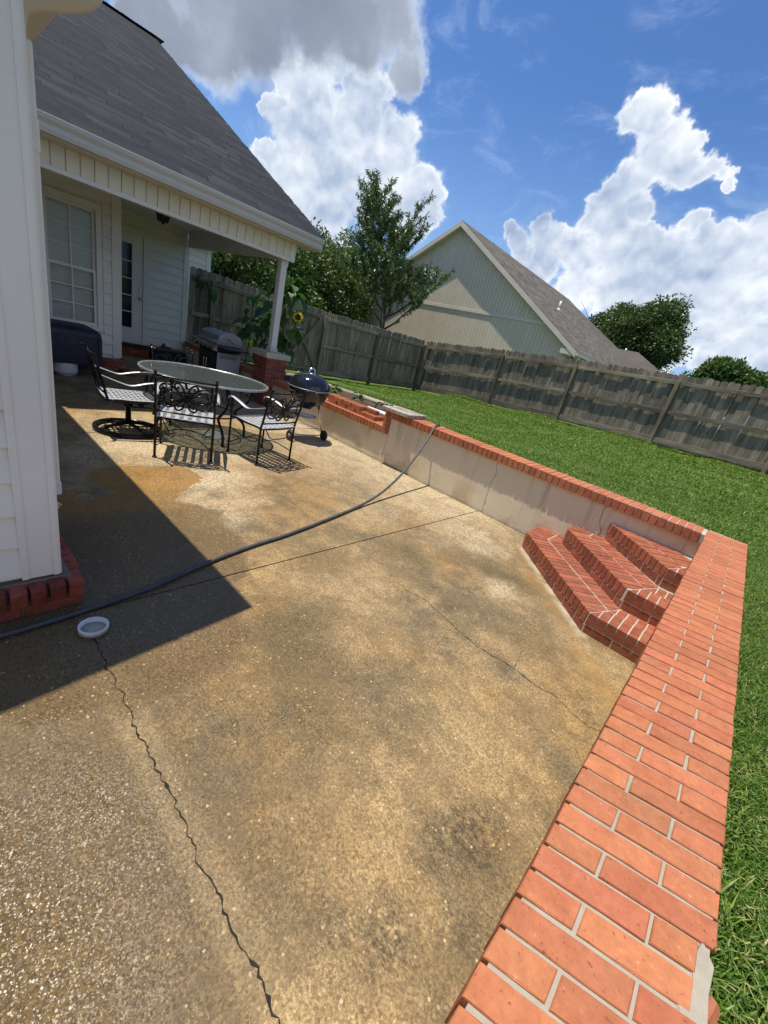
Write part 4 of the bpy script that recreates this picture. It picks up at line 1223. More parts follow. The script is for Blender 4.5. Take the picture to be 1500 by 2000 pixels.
# ------------------------------------------------------------------ fences
def picket_mesh(h):
    mb = MB()
    w, t, c = .069, .009, .035
    mb.extrude([(-w, 0, 0), (w, 0, 0), (w, 0, h - c), (w - c, 0, h), (-w + c, 0, h), (-w, 0, h - c)], (0, t * 2, 0))
    return mb.mesh('picket', M_FENCE)
PICK = [picket_mesh(1.80 + .012 * k) for k in range(3)]
POSTM = MB(); POSTM.box((0, 0, .84), (.092, .092, 1.76), ch=.008); POSTM = POSTM.mesh('post', M_POST)
def fence(root, pts, side, ends=(True, True), hgt=1.0):
    """posts stand on the yard side of the pickets; side = +1 when the yard lies to the left of the walking direction"""
    for i, (x, y) in enumerate(pts):
        if (i == 0 and not ends[0]) or (i == len(pts) - 1 and not ends[1]): continue
        link('post', POSTM, root, (x, y, gz1(x, y)), (random.uniform(-.008, .008), random.uniform(-.008, .008), 0))
    for (a, c) in zip(pts[:-1], pts[1:]):
        A, B_ = Vector((a[0], a[1], 0)), Vector((c[0], c[1], 0))
        d = B_ - A; ln = d.length; d.normalize()
        n = Vector((-d.y, d.x, 0)) * side       # towards the yard
        rz = math.atan2(d.y, d.x)
        za, zb = gz1(*a), gz1(*c)
        k = 0; s = .07
        while s < ln + .02:
            p = A + d * s - n * .078
            z = za + (zb - za) * s / ln
            me_ = random.choice(PICK)
            link('picket', me_, root, (p.x, p.y, z + .055 + random.uniform(-.008, .008)), (random.uniform(-.01, .01), random.uniform(-.008, .008), rz if side > 0 else rz + PI))
            s += .1405; k += 1
        for (zz, hh) in ((1.66, .09), (.92, .09), (.17, .14)):
            p0 = A + d * .047 - n * .018; p1 = B_ - d * .047 - n * .018
            p0.z = za + zz; p1.z = zb + zz
            mb = MB(); dd = p1 - p0
            q = dd.to_track_quat('Z', 'Y').to_matrix()
            mb.box((0, 0, 0), (.036 if abs((q @ Vector((1, 0, 0))).z) < .5 else hh, hh if abs((q @ Vector((1, 0, 0))).z) < .5 else .036, dd.length), ch=.003)
            o = part('rail', mb, M_FENCE, root, (p0 + p1) / 2)
            o.rotation_euler = q.to_euler()
sf = thing('side_fence', 'weathered picket fence running from the house corner to the gate', 'fence')
fence(sf, [(-10.36, 4.50), (-10.38, 5.02), (-10.40, 7.08)], -1, ends=(False, True))
sf2 = thing('side_fence', 'weathered picket fence between the gate and the far yard corner', 'fence')
fence(sf2, [(-10.40, 8.42), (-10.42, 10.74), (-10.45, 13.36)], -1, ends=(True, True))
bf = thing('back_fence', 'long weathered privacy fence across the back of the lawn', 'fence')
fence(bf, [(-10.45, 13.40), (-7.2, 13.52), (-4.75, 13.5), (-2.03, 13.22), (.445, 12.93), (2.9, 12.66), (5.3, 12.4)], -1, ends=(False, True))
# gate
gt = thing('fence_gate', 'weathered plank gate with diagonal brace in the side fence', 'gate', (-10.41, 7.14, gz1(-10.4, 7.7)))
s = .07
while s < 1.24:
    link('picket', random.choice(PICK), gt, (-.062, s, .06 + random.uniform(-.01, .01)), (0, 0, PI / 2)); s += .1405
for zz in (.22, 1.68):
    mb = MB(); mb.box((0, 0, 0), (.036, .09, 1.20), ch=.003); o = part('rail', mb, M_FENCE, gt, (-.024, .62, zz)); o.rotation_euler = (PI / 2, 0, 0)
for (ya, za, yb, zb, xo) in ((.06, .28, 1.14, 1.62, -.022), (.14, 1.60, 1.16, .30, -.05)):
    mb = MB(); dd = Vector((0, yb - ya, zb - za)); mb.box((0, 0, 0), (.03, .085, dd.length), ch=.003)
    o = part('brace', mb, M_FENCE, gt, (xo + .028, (ya + yb) / 2, (za + zb) / 2)); o.rotation_euler = (-math.atan2(dd.y, dd.z), 0, 0)
mb = MB(); mb.box((0, 0, 0), (.02, .10, .03)); mb.box((.02, -.02, 0), (.03, .02, .05)); part('latch', mb, M_BLACKP, gt, (0.005, .06, 1.30))

# ------------------------------------------------------------------ neighbour
nb = thing('neighbour_house', 'grey tan gabled house with brown roof rising beyond the back fence', 'house')
AX, AZ, NY, SLP = -14.335, 7.62, 19.0, .606
EXR, EXL = -7.15, -21.52
def roofz(x): return AZ - abs(x - AX) * SLP
mb = MB(); mb.extrude([(EXL, NY, 0), (EXR, NY, 0), (EXR, NY, roofz(EXR) - .1), (AX, NY, AZ - .1), (EXL, NY, roofz(EXL) - .1)], (0, 15, 0)); part('wall', mb, M_NSIDE, nb)
BW = .178
x = EXL
while x < EXR - .02:
    xb = min(x + BW, EXR); xa = x; x = xb
    for (t0, t1, pr) in ((0.0, 3.86, .014), (4.0, 99, .034)):
        za, zb = min(t1, roofz(xa) - .12), min(t1, roofz(xb) - .12)
        if max(za, zb) - t0 < .08: continue
        za = max(za, t0 + .01); zb = max(zb, t0 + .01)
        mb = MB()
        g0 = .010
        q = [(xa + .001, t0), (xb - g0, t0), (xb - g0, zb), (xa + .001, za)]
        if xa < AX < xb and t1 > 50: q = [(xa + .001, t0), (xb - g0, t0), (xb - g0, zb), (AX, AZ - .12), (xa + .001, za)]
        mb.extrude([(px_, NY - .001, pz_) for px_, pz_ in q], (0, -pr, 0)); part('siding_board', mb, M_NSIDE, nb)
mb = MB(); mb.lohi((EXL + 2, NY - .05, 3.862), (-8.35, NY - .002, 3.998)); part('band_board', mb, M_NTRIM, nb)
for sg, ex in ((1, -6.80), (-1, -21.87)):
    zt = AZ - abs(ex - AX) * SLP
    mb = MB(); mb.extrude([(AX, NY - .30, AZ + .02), (ex, NY - .30, zt + .02), (ex, NY - .30, zt - .04), (AX, NY - .30, AZ - .05)], (0, 15.3, 0)); ro_n = part('roof', mb, M_NSHING, nb)
    mb = MB(); mb.extrude([(AX, NY - .325, AZ + .012), (ex, NY - .325, zt + .012), (ex, NY - .325, zt - .20), (AX, NY - .325, AZ - .22)], (0, .028, 0)); part('rake_board', mb, M_NTRIM, nb)
    mb = MB(); mb.extrude([(AX, NY - .296, AZ - .17), (ex, NY - .296, zt - .15), (ex, NY - .296, zt - .17), (AX, NY - .296, AZ - .19)], (0, .29, 0)); part('rake_soffit', mb, M_NTRIM, nb)
    if sg > 0:
        # shingle courses on the slope in view
        sdn = Vector((ex - AX, 0, zt - AZ)); SL2 = sdn.length; sdn.normalize(); nn = Vector((-sdn.z, 0, sdn.x))
        if nn.z < 0: nn = -nn
        Rn = Matrix(((0, sdn.x, nn.x), (1, 0, 0), (0, sdn.z, nn.z)))
        smb = MB(); c = 0
        while c * .16 < SL2 - .05:
            yy = NY - .31
            while yy < NY + 15:
                w = random.choice((.3, .45, .6)); ye = min(yy + w, NY + 15)
                smb.rv = random.random() * .99 + .005
                cen = Vector((AX, (yy + ye) / 2, AZ + .02)) + sdn * (c * .16 + .09) + nn * (.006 + random.choice((0, .004)))
                smb.box(cen, (ye - yy - .004, .185, .008), Rn @ Matrix.Rotation(-.03, 3, 'X'))
                yy += w
            c += 1
        part('shingle_courses', smb, M_NSHING, ro_n, kind='stuff')
# hip at the far end, lower side wing
mb = MB(); zt = AZ - abs(-6.80 - AX) * SLP
mb.add([(AX, 34.0, AZ), (-6.80, 34.0, zt), (-6.80, 41.5, zt), (-21.87, 34.0, zt), (-21.87, 41.5, zt)], [(0, 1, 2), (0, 2, 4), (0, 4, 3)]); part('hip_roof', mb, M_NSHING, nb)
mb = MB(); mb.add([(-7.55, 31.0, 4.72), (-11, 31.0, 4.72), (-4.9, 28.2, 3.35), (-4.9, 33.8, 3.35), (-11, 28.2, 3.35), (-11, 33.8, 3.35)], [(0, 2, 3), (1, 0, 2, 4), (0, 1, 5, 3)]); part('hip_roof', mb, M_NSHING, nb)
mb = MB(); mb.lohi((-11, 28.6, 0), (-5.3, 33.4, 3.34)); part('wall', mb, M_NSIDE, nb)
mb = MB(); mb.lohi((-6.86, NY - .30, 2.92), (-6.72, NY + 14.9, 3.05)); part('gutter', mb, M_NTRIM, nb)
mb = MB(); mb.lohi((-7.14, NY - .29, 2.86), (-6.865, NY + 14.9, 2.90)); mb.lohi((-7.5, NY - .31, 2.90), (-6.87, NY - .02, 3.10)); part('eave_return', mb, M_NTRIM, nb)
mb = MB(); mb.tube(spline([(-6.79, NY + .1, 2.95), (-6.80, NY + .1, 2.80), (-7.02, NY + .1, 2.62), (-7.08, NY + .1, 2.4), (-7.08, NY + .1, 0.3)], 4), .05, 8); part('downspout', mb, M_NTRIM, nb)
for (px_, py_, pz_) in ((-10.55, 24.05, 5.33), (-10.2, 38.0, 5.13)):
    mb = MB(); mb.lathe([(.06, -.1), (.06, .42), (.045, .42), (.045, .0)], 12, (px_, py_, pz_)); mb.lathe([(.15, -.12), (.14, -.02), (.062, .08)], 12, (px_, py_, pz_)); part('vent_pipe', mb, M_LEADPIPE, nb)
mb = MB(); mb.lathe([(.05, 0), (.06, -.04), (.02, -.06)], 10, (-7.0, NY - .08, 2.86))
for dx in (-.12, .10):
    mb.lathe([(.02, 0), (.045, -.03), (.065, -.10), (.06, -.12), (.001, -.11)], 12, (-7.0 + dx, NY - .12, 2.80), rot=Matrix.Rotation(-.7, 3, 'X'))
part('floodlight', mb, M_BLACKP, nb)
# small house seen under the peach tree
sh = thing('small_house', 'pale low gabled house half hidden behind the trees at left', 'house', (-27.5, 26.5, 0))
mb = MB(); mb.extrude([(-3.2, -2, 0), (3.2, -2, 0), (3.2, -2, 3.2), (0, -2, 5.1), (-3.2, -2, 3.2)], (0, 7, 0)); part('wall', mb, M_NSIDE, sh)
for sg in (-1, 1):
    mb = MB(); mb.extrude([(0, -2.3, 5.25), (sg * 3.6, -2.3, 3.1), (sg * 3.6, -2.3, 2.98), (0, -2.3, 5.1)], (0, 7.6, 0)); part('roof', mb, M_NSHING, sh)
    mb = MB(); mb.extrude([(0, -2.34, 5.26), (sg * 3.62, -2.34, 3.1), (sg * 3.62, -2.34, 2.9), (0, -2.34, 5.06)], (0, .035, 0)); part('rake_board', mb, M_TRIM, sh)

# ------------------------------------------------------------------ trees
def leaf_quads(P, D, L_, W, roll=None):
    """kite leaves at P pointing along D"""
    n = len(P)
    D = D / np.linalg.norm(D, axis=1, keepdims=True)
    r_ = rng.normal(size=(n, 3)); S = np.cross(D, r_); S /= np.linalg.norm(S, axis=1, keepdims=True) + 1e-9
    L_ = np.broadcast_to(L_, (n,))[:, None]; W = np.broadcast_to(W, (n,))[:, None]
    return np.stack([P, P + D * L_ * .45 + S * W, P + D * L_, P + D * L_ * .45 - S * W], 1).reshape(-1, 3)
def crown(cen, rad, nclump, per, lsize, cl=0.32, flat=.75, seed=0, lift=.25):
    rg = np.random.default_rng(seed)
    u = rg.normal(size=(nclump, 3)); u /= np.linalg.norm(u, axis=1, keepdims=True)
    bump_ = 1 + .16 * np.sin(u[:, 0] * 5.1 + seed) * np.sin(u[:, 1] * 4.3 + 1.7 * seed) + .12 * np.sin(u[:, 2] * 7 + seed * 2.1 + u[:, 0] * 3)
    rr = rg.uniform(.35, 1.0, nclump) ** .45 * bump_
    C = np.array(cen) + u * rr[:, None] * np.array(rad)
    cr = cl * np.mean(rad) * rg.uniform(.5, 1.2, nclump)
    P, Dv, rv = [], [], []
    v = rg.normal(size=(nclump, per, 3)); v /= np.linalg.norm(v, axis=2, keepdims=True)
    q = v * (rg.random((nclump, per, 1)) ** .4) * cr[:, None, None] * np.array([1, 1, flat])
    P = (C[:, None] + q).reshape(-1, 3)
    Dv = (v + rg.normal(0, .7, v.shape) + np.array([0, 0, -.25])).reshape(-1, 3)
    tone = np.repeat(rg.uniform(-.22, .22, nclump), per)
    rv = np.clip(rg.beta(2, 2.2, len(P)) + tone, 0.005, .99)
    return leaf_quads(P, Dv, lsize * rg.uniform(.6, 1.3, len(P)), lsize * .28), rv
def trunk_mb(base, top, r0, r1, limbs, seed=1, spread=.5):
    rg = random.Random(seed); mb = MB()
    b0, t0 = Vector(base), Vector(top)
    path = [b0.lerp(t0, k / 6) + Vector((rg.uniform(-.06, .06), rg.uniform(-.06, .06), 0)) * (0 if k == 0 else 1) for k in range(7)]
    mb.tube(path, [r0 + (r1 - r0) * k / 6 for k in range(7)], 9)
    tips = []
    for k in range(limbs):
        f = rg.uniform(.35, 1.0); p = path[min(6, int(f * 6))]
        a = rg.uniform(0, 2 * PI); ln = (t0 - b0).length * rg.uniform(.3, .55) * spread * 2
        d = Vector((math.cos(a), math.sin(a), rg.uniform(.4, 1.0))).normalized()
        q = [p + d * ln * i / 4 + Vector((rg.uniform(-.1, .1), rg.uniform(-.1, .1), .05 * i * i * ln * .1)) * (i > 0) for i in range(5)]
        mb.tube(q, [r0 * .42 * (1 - .2 * i) for i in range(5)], 6); tips.append(q[-1])
    return mb
def tree(name, label, base, cen, rad, nclump, per, ls, m_, group=None, seed=1, cl=.32, cat='tree'):
    t = thing(name, label, cat, base, 0, group)
    mb = trunk_mb((0, 0, -.3), (cen[0] - base[0], cen[1] - base[1], cen[2] - base[2]), max(.08, rad[0] * .085), rad[0] * .035, 7, seed)
    part('trunk', mb, M_BARK, t)
    V_, r_ = crown((cen[0] - base[0], cen[1] - base[1], cen[2] - base[2]), rad, nclump, per, ls, cl, seed=seed)
    link('crown', fast_mesh('crown', V_, 4, r_, m_), t)
    return t
tree('oak_tree', 'large round dense oak standing beyond the neighbour roof at right', (-11.2, 45, .4), (-11.2, 45, 7.1), (3.15, 3.0, 3.0), 420, 140, .25, M_LEAFD, seed=3)
G1 = 'dark trees behind the side fence'
for k, (bx, by, top, rx, lab) in enumerate([(-17.6, 7.6, 4.7, 2.3, 'dark broad tree nearest the house corner behind the side fence'), (-18.6, 10.8, 4.5, 2.5, 'dark dense tree seen between porch beam and post above the fence'), (-19.5, 14.2, 5.0, 2.6, 'dark tree rising right behind the gutter end'), (-22.0, 17.2, 6.0, 2.9, 'tall dark tree just left of the peach tree'), (-24.5, 21.0, 6.6, 3.0, 'dark tree partly hidden behind the peach tree crown'), (-21.5, 6.0, 5.0, 2.4, 'dark tree farthest left behind the house wing')]):
    tree('dark_tree', lab, (bx, by, 0), (bx, by, top * .55), (rx, rx * 1.05, top * .5), 300, 120, .17, M_LEAFD if k != 1 else M_LEAFM, G1, seed=20 + k)
G2 = 'trees along the far right horizon'
tree('round_bush', 'light green feathery bush above the right end of the fence', (-2.3, 30, .8), (-2.35, 30, 3.75), (1.65, 1.4, 1.45), 150, 110, .20, M_LEAFM, G2, seed=41, cat='bush')
tree('small_oak', 'small dark oak left of the feathery bush on the horizon', (-4.5, 40, .8), (-4.5, 40, 4.35), (1.15, 1.1, 1.15), 80, 70, .22, M_LEAFD, G2, seed=42)
tree('small_oak', 'dark tree at the right picture edge behind the feathery bush', (.6, 38, .8), (.6, 38, 4.2), (1.9, 1.5, 1.3), 110, 70, .24, M_LEAFD, G2, seed=43)
tree('distant_tree', 'low distant tree showing just right of the large oak', (-11.5, 75, .8), (-11.5, 75, 4.8), (2.6, 2, 2.0), 90, 60, .40, M_LEAFD, G2, seed=44)
tree('distant_tree', 'second low distant tree between large oak and small oak', (-15.6, 80, .8), (-15.6, 80, 5.4), (2.6, 2, 2.2), 90, 60, .40, M_LEAFD, G2, seed=45)
tree('distant_tree', 'tall thin crown peeking left of the large oak', (-17.0, 52, .4), (-17.0, 52, 8.7), (1.6, 1.5, 1.7), 60, 60, .34, M_LEAFD, G2, seed=46)

# peach tree: leader and ascending branches hung with narrow leaves
pt = thing('peach_tree', 'upright fruit tree with narrow drooping leaves behind the side fence', 'tree', (-14.45, 15.0, 0.0))
rg = random.Random(8)
bmb = MB(); LP, LD, LT = [], [], []
leader = spline([(0, 0, -.2), (.02, 0, 2.0), (-.35, .1, 3.4), (-.9, .05, 4.9), (-1.55, .05, 6.3), (-2.05, .0, 7.6)], 6)
bmb.tube(leader, [.13 * (1 - i / len(leader)) + .012 for i in range(len(leader))], 8)
def hang(path, dens, tone):
    for a, c in zip(path[:-1], path[1:]):
        ln = (c - a).length
        for k in range(max(1, int(ln * dens))):
            p = a.lerp(c, rg.random())
            LP.append(p + Vector((rg.gauss(0, .02), rg.gauss(0, .02), rg.gauss(0, .02)))); t = (c - a).normalized()
            o = Vector((rg.gauss(0, 1), rg.gauss(0, 1), rg.gauss(0, 1))).normalized()
            LD.append(t * .35 + o * .75 + Vector((0, 0, -.62))); LT.append(tone)
def branch(p, d, ln, r, lvl):
    pts = [p]; dd = d.copy()
    n = max(3, int(ln / .25))
    for i in range(n):
        dd = (dd + Vector((rg.gauss(0, .09), rg.gauss(0, .09), .075))).normalized()
        pts.append(pts[-1] + dd * ln / n)
    bmb.tube(pts, [max(.004, r * (1 - .85 * i / n)) for i in range(n + 1)], 5)
    hang(pts[n // 4:], 85 if lvl else 55, rg.uniform(-.12, .25))
    if lvl < 2:
        for k in range(int(ln * (3.0 if lvl == 0 else 2.4))):
            f = rg.uniform(.25, .95); q = pts[int(f * n)]
            a = rg.uniform(0, 2 * PI)
            nd = (dd * .7 + Vector((math.cos(a), math.sin(a), rg.uniform(.0, .7))) * .8).normalized()
            branch(q, nd, ln * rg.uniform(.25, .45) * (1.15 - f * .4), r * .45, lvl + 1)
for k in range(34):
    f = (k + .5) / 34; i = int((.20 + .76 * f) * (len(leader) - 1)); p = leader[i]
    a = k * 2.4 + rg.uniform(-.4, .4)
    el = .45 + .75 * f
    ln = (3.9 - 2.8 * f) * rg.uniform(.75, 1.12) * (1.12 if math.cos(a) < 0 else .85)
    branch(p, Vector((math.cos(a), math.sin(a), el)).normalized(), ln, .05 * (1 - .6 * f), 0)
for (dx, top, ln) in ((-2.0, 1.6, 2.4), (1.4, 1.1, 2.3), (-2.9, .5, 1.8), (2.2, .2, 1.8)):
    i = int(.55 * len(leader)); branch(leader[i] + Vector((dx * .15, 0, 0)), Vector((dx * .45, 0, .9 + top * .2)).normalized(), ln + .6, .035, 0)
hang(leader[len(leader) // 2:], 200, .0)
part('trunk', bmb, M_BARK, pt)
LPn = np.array([tuple(p) for p in LP]); LDn = np.array([tuple(p) for p in LD]); n = len(LPn)
LV = leaf_quads(LPn, LDn, .17 * rng.uniform(.7, 1.25, n), .019)
link('crown', fast_mesh('crown', LV, 4, np.clip(rng.beta(2, 2.5, n) + np.array(LT) * .6, .005, .99), M_LEAFP), pt)

# ------------------------------------------------------------------ flower bed
bx_ = np.linspace(-10.1, -4.15, 60); by_ = np.linspace(4.655, 5.70, 16)
BX, BY = np.meshgrid(bx_, by_, indexing='ij')
BZ = gz(BX, BY) + .025 + .02 * np.sin(BX * 9 + 2 * np.sin(BY * 7)) * np.sin(BY * 11) + rng.normal(0, .007, BX.shape)
mb = MB(); vv = np.stack([BX, BY, BZ], -1).reshape(-1, 3).tolist()
mb.add(vv, [(i * 16 + j, (i + 1) * 16 + j, (i + 1) * 16 + j + 1, i * 16 + j + 1) for i in range(59) for j in range(15)], True)
structure('flower_bed', mb, M_SOIL)
te = thing('timber_edging', 'pale sunbleached timbers edging the flower bed along the lawn', 'edging')
for (xa, ya, xb, yb) in ((-10.0, 5.62, -7.62, 5.72), (-7.58, 5.74, -5.72, 5.74), (-5.68, 5.76, -4.22, 5.92)):
    p0, p1 = Vector((xa, ya, gz1(xa, ya) + .035)), Vector((xb, yb, gz1(xb, yb) + .035)); dd = p1 - p0
    mb = MB(); mb.lathe([(.0, -dd.length / 2), (.05, -dd.length / 2), (.05, dd.length / 2), (.0, dd.length / 2)], 10)
    o = part('timber', mb, M_TIMBER, te, (p0 + p1) / 2); o.rotation_euler = dd.to_track_quat('Z', 'Y').to_euler()

def leaf_obj(name, ln, wd, m_, droop=.35, heart=.25, fold=.15, seg=6):
    mb = MB(); rows = []
    for i in range(seg + 1):
        t = i / seg
        w = wd * math.sin(PI * min(1, (t * .82 + .18))) ** .8 * (1 - t ** 4)
        y = t * ln - (heart * wd * .6 if i == 0 else 0)
        z = -droop * ln * t * t
        rows.append([(-w, y - (heart * wd if i == 0 else 0), z + fold * w), (0, y + (heart * wd * .6 if i == 0 else 0), z), (w, y - (heart * wd if i == 0 else 0), z + fold * w)])
    vs_ = [p for r_ in rows for p in r_]
    fs = []
    for i in range(seg):
        for k in range(2):
            fs.append((i * 3 + k, i * 3 + k + 1, (i + 1) * 3 + k + 1, (i + 1) * 3 + k))
    mb.rv = .3; mb.add(vs_, fs, True)
    me_ = mb.mesh(name, m_)
    return me_
SFL = [leaf_obj('leaf', .225, .095, M_LEAFS, d) for d in (.25, .5, .8)]
def sunflower(label, base, path, nleaf, scl, head=None, seed=1, bare=.15):
    rg = random.Random(seed)
    t = thing('sunflower_plant', label, 'plant', base, 0, 'sunflower plants in the flower bed')
    P = spline(path, 6); mb = MB(); mb.tube(P, [.016 * (1 - .5 * i / len(P)) for i in range(len(P))], 7); part('stem', mb, M_STEMG, t)
    for k in range(nleaf):
        f = bare + (1 - bare) * (k + .5) / nleaf; p = P[min(len(P) - 1, int(f * (len(P) - 1)))]
        a = k * 2.39 + rg.uniform(-.5, .5)
        pd = Vector((math.cos(a), math.sin(a), .55)).normalized(); pl = rg.uniform(.08, .2) * scl
        q = p + pd * pl
        mb = MB(); mb.tube([p, p + pd * pl * .5 + Vector((0, 0, .01)), q], .005, 5); part('leaf_stalk', mb, M_STEMG, t)
        s_ = scl * rg.uniform(.8, 1.4) * (1 - .3 * f * f)
        link('leaf', rg.choice(SFL), t, q, (rg.uniform(-.9, .1), rg.uniform(-.4, .4), a - PI / 2), (s_, s_, s_))
    if head:
        hp, hd, hr = head
        R_ = Vector(hd).to_track_quat('Z', 'Y').to_matrix()
        mb = MB(); mb.lathe([(.001, .012), (hr * .3, .016), (hr * .5, .004), (hr * .52, -.02), (.001, -.03)], 18, rot=R_)
        ho = part('flower_disc', mb, M_SEEDHEAD, t, hp)
        mb = MB()
        for k in range(26):
            a = 2 * PI * k / 26 + rg.uniform(-.08, .08); ln = hr * rg.uniform(.9, 1.08); w = .16
            d0 = Vector((math.cos(a), math.sin(a), 0)); s0 = Vector((-math.sin(a), math.cos(a), 0))
            zz = rg.uniform(-.01, .015)
            mb.rv = rg.random() * .9 + .05
            mb.add([R_ @ v_ for v_ in (d0 * hr * .45, d0 * hr * .75 + s0 * hr * w + Vector((0, 0, zz)), d0 * ln + Vector((0, 0, zz * 2)), d0 * hr * .75 - s0 * hr * w + Vector((0, 0, zz)))], [(0, 1, 2, 3)])
        part('petals', mb, M_PETAL, ho)
        for k in range(7):
            a = 2 * PI * k / 7 + .3
            link('leaf', SFL[1], t, Vector(hp) - Vector(hd) * .03 + R_ @ Vector((math.cos(a) * .05, math.sin(a) * .05, 0)), (rg.uniform(-.6, .3), 0, rg.uniform(0, 6.28)), (.5, .5, .5))
    return t
zb = gz1(-7.4, 5.25)
sunflower('tall sunflower with one open yellow bloom beside the porch post', (-7.55, 5.25, zb), [(0, 0, 0), (.0, 0, .7), (-.05, .02, 1.3), (-.12, .0, 1.85)], 26, 1.1, seed=3, bare=.25,
          head=((.40, -.12, 1.18), (.55, -.72, .30), .105))
sunflower('tallest sunflower rising behind the porch post with no bloom', (-7.95, 5.15, gz1(-7.9, 5.1)), [(0, 0, 0), (.05, 0, .9), (0, .0, 1.9)], 30, 1.2, seed=4)
sunflower('leafy sunflower between porch post and grill against the fence', (-8.55, 5.35, gz1(-8.5, 5.3)), [(0, 0, 0), (.03, .0, .7), (.0, .03, 1.45)], 26, 1.15, seed=5, bare=.25)
sunflower('dark leafy sunflower behind the gas grill hood', (-9.15, 5.3, gz1(-9.1, 5.3)), [(0, 0, 0), (.0, .05, .7), (.05, .0, 1.42)], 20, 1.15, seed=6, bare=.35)
sunflower('leaning sunflower with bare stalk beside the house corner', (-9.65, 4.95, gz1(-9.6, 4.9)), [(0.25, 0, 0), (.1, .0, .7), (-.15, -.1, 1.15), (-.42, -.2, 1.5), (-.5, -.25, 1.62)], 14, .85, seed=9, bare=.62)
mbst = MB(); mbst.tube(spline([(.40, -.12, 1.10), (.25, -.05, 1.15), (.05, .0, 1.0)], 4), .008, 6)
part('flower_stalk', mbst, M_STEMG, [o for o in bpy.data.objects if o.name == 'sunflower_plant'][0])
def weed(label, base, n, scl, m_=M_LEAFM, up=.5, seed=1, cat='plant'):
    rg = random.Random(seed); t = thing('seedling', label, cat, base, 0, 'young plants in the flower bed')
    lm = leaf_obj('leaf', .12, .04, m_, .5, .1)
    for k in range(n):
        a = rg.uniform(0, 6.28); h = rg.uniform(.03, .22) * scl
        mb = MB(); tip = Vector((math.cos(a) * h * .5, math.sin(a) * h * .5, h)); mb.tube([(0, 0, -.02), tip * .6, tip], .003, 4); part('stem', mb, M_STEMG, t)
        for j in range(3):
            link('leaf', lm, t, tip * (.6 + .2 * j), (rg.uniform(-.3, .6), rg.uniform(-.3, .3), a + rg.uniform(-1.6, 1.6) - PI / 2), (scl, scl, scl))
    return t
for (lab, x, y, n, sc, sd_) in (('pale young seedling near the timber edging left of the loose bricks', -6.1, 5.5, 7, 1.0, 11), ('pale seedling in the bed middle behind the loose bricks', -5.45, 5.45, 6, .9, 12), ('small seedling nearest the weathered plank', -4.75, 5.5, 6, .9, 13), ('low leafy weed on the soil right behind the kettle grill', -5.55, 4.85, 14, .9, 14), ('thin dead twig plant by the timber end', -4.55, 5.6, 4, .8, 15)):
    weed(lab, (x, y, gz1(x, y) + .02), n, sc, M_LEAFM if sd_ != 14 else M_LEAFS, seed=sd_)

# ------------------------------------------------------------------ table
TC = (-4.92, 2.38)
tb = thing('patio_table', 'round glass topped patio table with black scrolled iron legs', 'table', (TC[0], TC[1], 0), R(56.4))
EL = [(.70 * math.cos(2 * PI * k / 64), .60 * math.sin(2 * PI * k / 64)) for k in range(64)]
mb = MB(); mb.prism([(x * .985, y * .985) for x, y in EL], .706, .712); part('glass_top', mb, M_TGLASS, tb)
mb = MB(); mb.tube([(x, y, .705) for x, y in EL], .0145, 8, closed=True); part('rim', mb, M_RIM, tb)
mb = MB()
mb.tube([(x * .45, y * .5, .66) for x, y in EL[::2]], .008, 6, closed=True)
for k in range(8):
    a = 2 * PI * k / 8
    mb.tube([(.20 * math.cos(a) + .085 * math.cos(t), .20 * math.sin(a) + .085 * math.sin(t), .66) for t in np.linspace(0, 2 * PI, 18)[:-1]], .006, 5, closed=True)
mb.tube([(x * .8, y * .8, .685) for x, y in EL[::2]], .008, 6, closed=True)
for k in range(12):
    a = 2 * PI * k / 12; rx, ry = .715 * .66, .615 * .66
    mb.tube([(rx * math.cos(a) + .09 * math.cos(t), ry * math.sin(a) + .09 * math.sin(t), .688) for t in np.linspace(0, 2 * PI, 18)[:-1]], .005, 5, closed=True)
part('scroll_ring', mb, M_IRON, tb)
for k in range(4):
    a = 2 * PI * (k + .5) / 4 - .25
    ca, sa = math.cos(a), math.sin(a)
    f = lambda r_, z: (r_ * ca * 1.08, r_ * sa * .95, z)
    mb = MB(); mb.tube(spline([f(.50, .69), f(.555, .60), f(.54, .48), f(.45, .38), f(.36, .30), f(.40, .235), f(.47, .17), f(.50, .10), f(.505, 0)], 5), .0165, 8)
    lg = part('leg', mb, M_IRON, tb)
    mb = MB(); mb.tube(spline([f(.44, .685), f(.49, .63), f(.50, .54), f(.45, .50), f(.41, .535), f(.43, .57)], 5), .007, 6); part('scroll', mb, M_IRON, lg)
mb = MB(); mb.tube([(.36 * 1.08 * math.cos(t), .36 * .95 * math.sin(t), .30) for t in np.linspace(0, 2 * PI, 40)[:-1]], .009, 6, closed=True); part('stretcher_ring', mb, M_IRON, tb)

